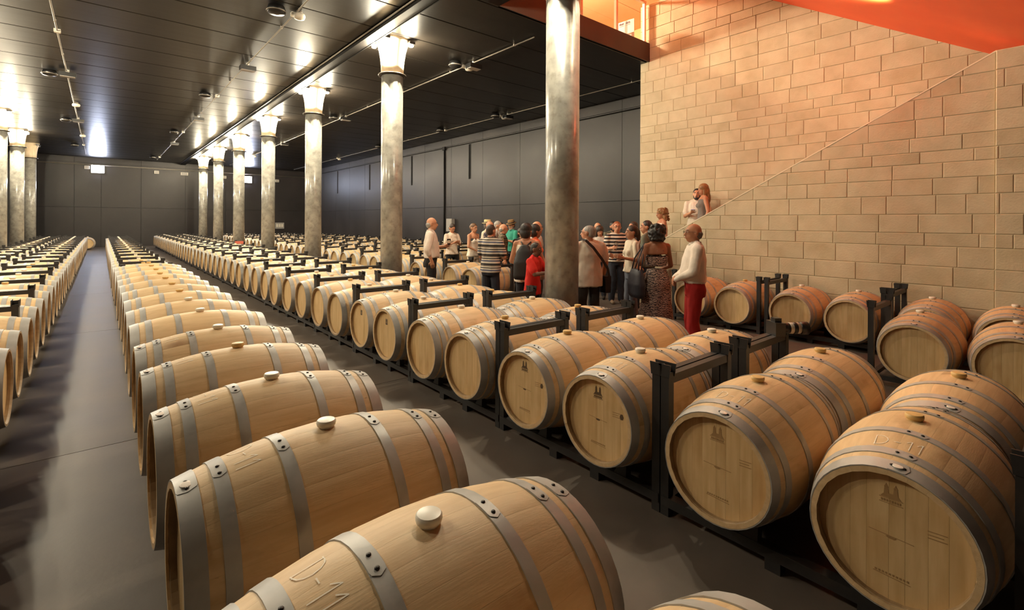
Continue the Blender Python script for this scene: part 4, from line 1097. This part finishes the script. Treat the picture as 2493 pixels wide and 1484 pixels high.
def wine_glass(P, k, hand, label):
    wr_, D, pnv, sd, s, nm = hand
    w_ = Matrix.Translation(P.location) @ Matrix.Rotation(P.rotation_euler[2], 4, 'Z') @ Matrix.Scale(k, 4)
    c = w_ @ (wr_+D*0.095+pnv*0.03)
    g = empty('wine_glass', (c.x, c.y, c.z-0.09)); tag(g, label, 'glass', 'wine glasses held by visitors')
    MB().lathe([(0.033, 0), (0.033, 0.003), (0.005, 0.008), (0.004, 0.085), (0.018, 0.095), (0.038, 0.125), (0.041, 0.155), (0.033, 0.205), (0.0315, 0.205), (0.039, 0.155), (0.036, 0.127), (0.016, 0.098), (0.001, 0.094)], 18, 'z', cap=False).obj('bowl', 'glass_clear', g)
    MB().lathe([(0.002, 0.099), (0.016, 0.101), (0.033, 0.123), (0.001, 0.123)], 16, 'z', cap=False).obj('wine', 'wine_red', g)

P, k, h = person('bald man in glasses, pale pink shirt and black trousers, holding a wine glass', (4.62, 7.75, 0), -32, 1.72, 'm', 'a', 'white_shirt', 'black_trousers', sleeve='elbow', hair=('fringe_only', 'grey'), head=(0, 0), armR='pocket', armL='glass', glasses=True, belly=0.03, tuck=True)
wine_glass(P, k, h[1], 'wine glass in the hand of the bald man in the pale shirt')
P, k, h = person('woman with short dark hair and lace top looking down at her phone', (6.78, 10.35, 0), -95, 1.58, 'f', 'b', 'lace_top', 'black_trousers', sleeve='short', hair=('short', 'dark'), head=(5, -32), armR='phone', armL='phone')
person('bare-shouldered woman in white with tied brown hair, behind the barrels', (6.78, 9.42, 0), -75, 1.60, 'f', 'a', 'white_top', 'cream_top', sleeve='none', neck=0.09, hair=('tied', 'brown'), head=(-5, -6), armR='clasp', armL='down')
person('bald man in a dark floral shirt', (6.72, 8.72, 0), -58, 1.66, 'm', 'b', 'floral_shirt', 'black_trousers', hair=None, head=(0, 0), armR='crossed', armL='crossed')
person('man in a straw hat behind the bald man in floral shirt', (7.45, 9.75, 0), -60, 1.66, 'm', 'b', 'cream_top', 'black_trousers', hair=('short', 'greydark'), hat='straw', head=(10, 0))
person('man seen from behind in a striped polo shirt and dark jeans', (4.98, 6.42, 0), 20, 1.60, 'm', 'b', 'striped_polo', 'jeans_dark', hair=('crop', 'dark'), head=(-10, 0), armR='crossed', armL='crossed', hem=0.86)
person('bald man with glasses in a plaid shirt', (6.66, 8.16, 0), -40, 1.60, 'm', 'a', 'plaid_shirt', 'black_trousers', hair=('fringe_only', 'grey'), glasses=True, armR='down', armL='down', head=(5, -4))
person('grey-haired man behind the man in the plaid shirt', (7.31, 9.15, 0), -60, 1.66, 'm', 'a', 'pale_grey', 'black_trousers', hair=('short', 'grey'))
P, k, h = person('small woman with dark fringe in black, holding a glass', (7.05, 8.0, 0), -110, 1.50, 'f', 'a', 'dark_top', 'black_trousers', sleeve='long', hair=('bob', 'dark'), armR='glass_high', armL='down', head=(10, 0))
wine_glass(P, k, h[0], 'wine glass held by the small woman in black')
person('man in a pale shirt standing between the hats', (7.62, 9.42, 0), -60, 1.62, 'm', 'b', 'white_shirt', 'black_trousers', hair=('short', 'dark'), sleeve='short')
person('bearded man in a brown hat and teal polo shirt', (8.35, 9.85, 0), 175, 1.66, 'm', 'a', 'teal_polo', 'black_trousers', hair=('short', 'greydark'), beard='grey', glasses=True, hat='straw_brown', head=(10, -15), armR='phone', armL='phone')
P11, k11, h11 = person('woman with short black hair in a white vest, wearing a black backpack', (4.76, 5.28, 0), 40, 1.62, 'f', 'b', 'white_top', 'pinstripe', sleeve='none', neck=0.06, hair=('bob', 'black'), head=(-25, 0), armR='clasp', armL='clasp', hem=0.82)
person('bald man behind the woman with the backpack', (6.05, 6.45, 0), -30, 1.66, 'm', 'a', 'pale_grey', 'black_trousers', hair=None, glasses=True)
person('dark-haired woman in an orange top beside the column', (5.55, 5.95, 0), -25, 1.60, 'f', 'c', 'orange_top', 'black_trousers', hair=('bob', 'black'), head=(0, 0))
person('boy in a red t-shirt with hands against the column', (4.58, 4.96, 0), -66, 1.36, 'm', 'd', 'red_shirt', 'black_trousers', hair=('crop', 'black'), armR='reach', armL='reach', head=(0, -5), hem=0.80, lean=0.08)
P15, k15, h15 = person('grey-haired man in a white t-shirt with a black strap across his back', (5.42, 4.66, 0), 70, 1.60, 'm', 'b', 'white_tee', 'grey_trousers', hair=('crop', 'grey'), head=(40, 0), armR='down', armL='clasp', belly=0.03, hem=0.76, glasses=True, wide=1.16)
person('bald man with glasses in a pale shirt far behind the group', (8.85, 7.35, 0), -110, 1.64, 'm', 'a', 'white_shirt', 'black_trousers', hair=None, glasses=True)
person('woman with long dark hair and a pale grey top looking down', (8.15, 6.70, 0), -150, 1.56, 'f', 'b', 'pale_grey', 'jeans_dark', hair=('long', 'dark'), head=(25, -18), armR='clasp', armL='clasp')
person('dark-haired man with a moustache behind the striped t-shirt', (9.05, 7.05, 0), -120, 1.66, 'm', 'b', 'grey_green', 'black_trousers', hair=('short', 'black'), beard='black')
P, k, h = person('man in glasses, black and white striped t-shirt and dark jeans', (7.95, 6.10, 0), -125, 1.66, 'm', 'b', 'striped_tee', 'jeans_dark', 'shoe_tan', hair=('short', 'auburn'), glasses=True, head=(-10, 0), armR='glass', armL='pocket')
wine_glass(P, k, h[0], 'wine glass held by the man in the striped t-shirt')
P, k, h = person('woman with tied dark hair in a short white top and blue jeans', (6.42, 4.62, 0), 150, 1.60, 'f', 'b', 'cream_top', 'jeans_blue', sleeve='short', hair=('tail', 'dark'), head=(-8, 0), armR='glass', armL='glass', hem=0.92)
person('dark-haired man in a grey-green t-shirt seen from behind', (7.45, 5.05, 0), 110, 1.68, 'm', 'b', 'grey_green', 'jeans_dark', hair=('short', 'black'), head=(20, 0))
person('dark-haired person half hidden beside the grey-green t-shirt', (7.75, 5.55, 0), 150, 1.66, 'm', 'b', 'dark_top', 'jeans_dark', hair=('short', 'dark'), head=(20, 0))
P23, k23, h23 = person('woman with curly black hair in a long zebra-print dress, from behind', (5.68, 3.70, 0), 62, 1.62, 'f', 'c', 'zebra_dress', 'zebra_dress', sleeve='none', neck=0.13, hair=('curly', 'black'), armR='clasp', armL='bag', dress=True, straps=True, voxel=0.012)
person('balding man in a white shirt and red trousers, hands clasped in front', (5.44, 3.02, 0), 128, 1.64, 'm', 'b', 'white_shirt', 'red_trousers', sleeve='long', hair=('fringe_only', 'greydark'), glasses=True, head=(12, 0), armR='clasp', armL='clasp', belly=0.03, tuck=True, wide=1.08, voxel=0.012)
person('woman with curly fair hair in a white top on the lowest stairs', (8.90, 5.68, 0.34), 142, 1.60, 'f', 'b', 'white_top', 'jeans_dark', sleeve='none', neck=0.05, hair=('curly_long', 'blond'), head=(0, -10), armR='clasp', armL='clasp')
P, k, h = person('woman with long fair hair and sunglasses on her head, grey sleeveless top, on the stairs', (8.86, 4.74, 0.85), 132, 1.54, 'f', 'b', 'grey_top', 'jeans_dark', sleeve='none', neck=0.03, hair=('long', 'blond'), head=(10, -5), armR='down', armL='down')
P27, k27, h27 = person('bearded dark-haired man on the stairs beside the woman in grey', (9.27, 5.10, 0.68), 200, 1.66, 'm', 'a', 'white_tee', 'jeans_dark', hair=('short', 'black'), beard='black', head=(0, 0), armR='phone', armL='down')

# bags and carried things
def place(P, k, p):
    v = Matrix.Rotation(P.rotation_euler[2], 3, 'Z') @ (Vector(p)*k); return (P.location.x+v.x, P.location.y+v.y, P.location.z+v.z)
cloth('bag_black', (26, 24, 26), rough=0.6); cloth('bag_navy', (40, 40, 50), rough=0.55)
bp = empty('backpack', place(P11, k11, (0, -0.14, 0.86)), P11.rotation_euler[2]); tag(bp, 'black drawstring backpack on the woman in the white vest', 'backpack')
bk = Body(); bk.loft('top', [(0.0, 0.15, 0.05, 0, -0.05), (0.05, 0.165, 0.085, 0, -0.06), (0.25, 0.16, 0.095, 0, -0.065), (0.40, 0.12, 0.07, 0, -0.05), (0.50, 0.05, 0.04, 0, -0.03)])
bme = remeshed(bk.mb, 0.014, 4); bme.materials.append(M['bag_black']); link('sack', bme, bp)
for s in (-1, 1): MB().tube([(s*0.03, -0.02, 0.49), (s*0.07, 0.06, 0.535), (s*0.095, 0.16, 0.47), (s*0.115, 0.15, 0.30), (s*0.14, 0.0, 0.06)], 0.010, 6).obj('strap', 'bag_black', bp)
hb_ = empty('handbag', place(P23, k23, (-0.30, 0.02, 0.68)), P23.rotation_euler[2]); tag(hb_, 'large black shoulder bag of the woman in the zebra dress', 'bag')
bk = Body(); bk.loft('top', [(0.0, 0.05, 0.15, 0, 0), (0.04, 0.075, 0.185, 0, 0), (0.18, 0.085, 0.19, 0, 0), (0.32, 0.06, 0.155, 0, 0), (0.38, 0.03, 0.12, 0, 0)])
bme = remeshed(bk.mb, 0.014, 4); bme.materials.append(M['bag_navy']); link('sack', bme, hb_)
for s in (-1, 1): MB().tube([(s*0.02, -0.10, 0.36), (s*0.03+0.03, -0.07, 0.52), (0.10, -0.02, 0.715), (s*0.03+0.03, 0.05, 0.52), (s*0.02, 0.09, 0.36)], 0.009, 6).obj('handle', 'bag_navy', hb_)
cb = empty('crossbody_bag', place(P15, k15, (0.26, -0.02, 0.66)), P15.rotation_euler[2]); tag(cb, 'black crossbody bag on the man in the white t-shirt', 'bag')
MB().prism([(-0.11, 0), (0.11, 0), (0.12, 0.05), (0.11, 0.24), (-0.11, 0.24), (-0.12, 0.05)], -0.04, 0.05, 'x').obj('pouch', 'bag_black', cb)
MB().prism([(-0.112, 0.12), (0.112, 0.12), (0.113, 0.245), (-0.113, 0.245)], 0.05, 0.056, 'x').obj('flap', 'bag_black', cb)
pts = [(0.03, -0.10, 0.23), (-0.02, -0.135, 0.36), (-0.13, -0.155, 0.50), (-0.26, -0.145, 0.66), (-0.345, -0.07, 0.765), (-0.36, 0.02, 0.775)]
st_ = MB()
for i in range(len(pts)-1):
    a, b = Vector(pts[i]), Vector(pts[i+1]); n = Vector((0.0, -1, 0.2)).normalized(); w_ = (b-a).cross(n).normalized()*0.02
    st_.add([a-w_, a+w_, b+w_, b-w_, a-w_+n*0.006, a+w_+n*0.006, b+w_+n*0.006, b-w_+n*0.006], [(0, 1, 2, 3), (4, 7, 6, 5), (0, 4, 5, 1), (1, 5, 6, 2), (2, 6, 7, 3), (3, 7, 4, 0)])
st_.obj('strap', 'bag_black', cb)
# photographer's camera left on a rack
pc = empty('photo_camera', (3.98, 1.50, 0.785), R(-130)); tag(pc, 'camera with a long pale lens lying on a rack top bar', 'camera')
MB().box(-0.07, 0.07, -0.075, 0.0, 0.0, 0.10).obj('body', 'black_plastic', pc)
MB().box(-0.03, 0.03, -0.06, -0.01, 0.10, 0.13).obj('viewfinder', 'black_plastic', pc)
ln = empty('lens', (0, 0, 0.05), parent=pc)
MB().lathe([(0.038, 0.0), (0.040, 0.06)], 20, 'y').obj('barrel_ring', 'black_plastic', ln)
MB().lathe([(0.040, 0.06), (0.043, 0.065), (0.043, 0.14)], 20, 'y').obj('tube', 'lens_grey', ln)
MB().lathe([(0.044, 0.085), (0.0455, 0.085), (0.0455, 0.115), (0.044, 0.115)], 20, 'y', closed=True).obj('grip', 'black_plastic', ln)
MB().lathe([(0.044, 0.14), (0.05, 0.15), (0.05, 0.20), (0.046, 0.20), (0.044, 0.16)], 20, 'y').obj('hood', 'black_plastic', ln)
cr = empty('plastic_crate', (3.9, 20.2, 0.765)); cr.scale = (0.5, 0.5, 0.4); tag(cr, 'small red crate among the far barrels', 'crate')
MB().box(-0.25, 0.25, -0.18, 0.18, 0, 0.02).box(-0.25, 0.25, -0.18, -0.165, 0.02, 0.24).box(-0.25, 0.25, 0.165, 0.18, 0.02, 0.24).obj('shell', 'red_plastic', cr)
for s in (-1, 1): MB().box(s*0.2425-0.0075, s*0.2425+0.0075, -0.165, 0.165, 0.02, 0.24).obj('end_panel', 'red_plastic', cr)
wr_, D_, pn_ = h27[0][0], h27[0][1], h27[0][2]
ph = empty('phone', place(P27, k27, wr_+D_*0.09+pn_*0.028), P27.rotation_euler[2]+R(90)); tag(ph, 'lit phone in the hand of the bearded man on the stairs', 'phone')
MB().box(-0.07, 0.07, -0.035, 0.035, 0, 0.008).obj('case', 'black_plastic', ph); MB().box(-0.064, 0.064, -0.031, 0.031, 0.008, 0.009).obj('screen', 'phone_glow', ph)
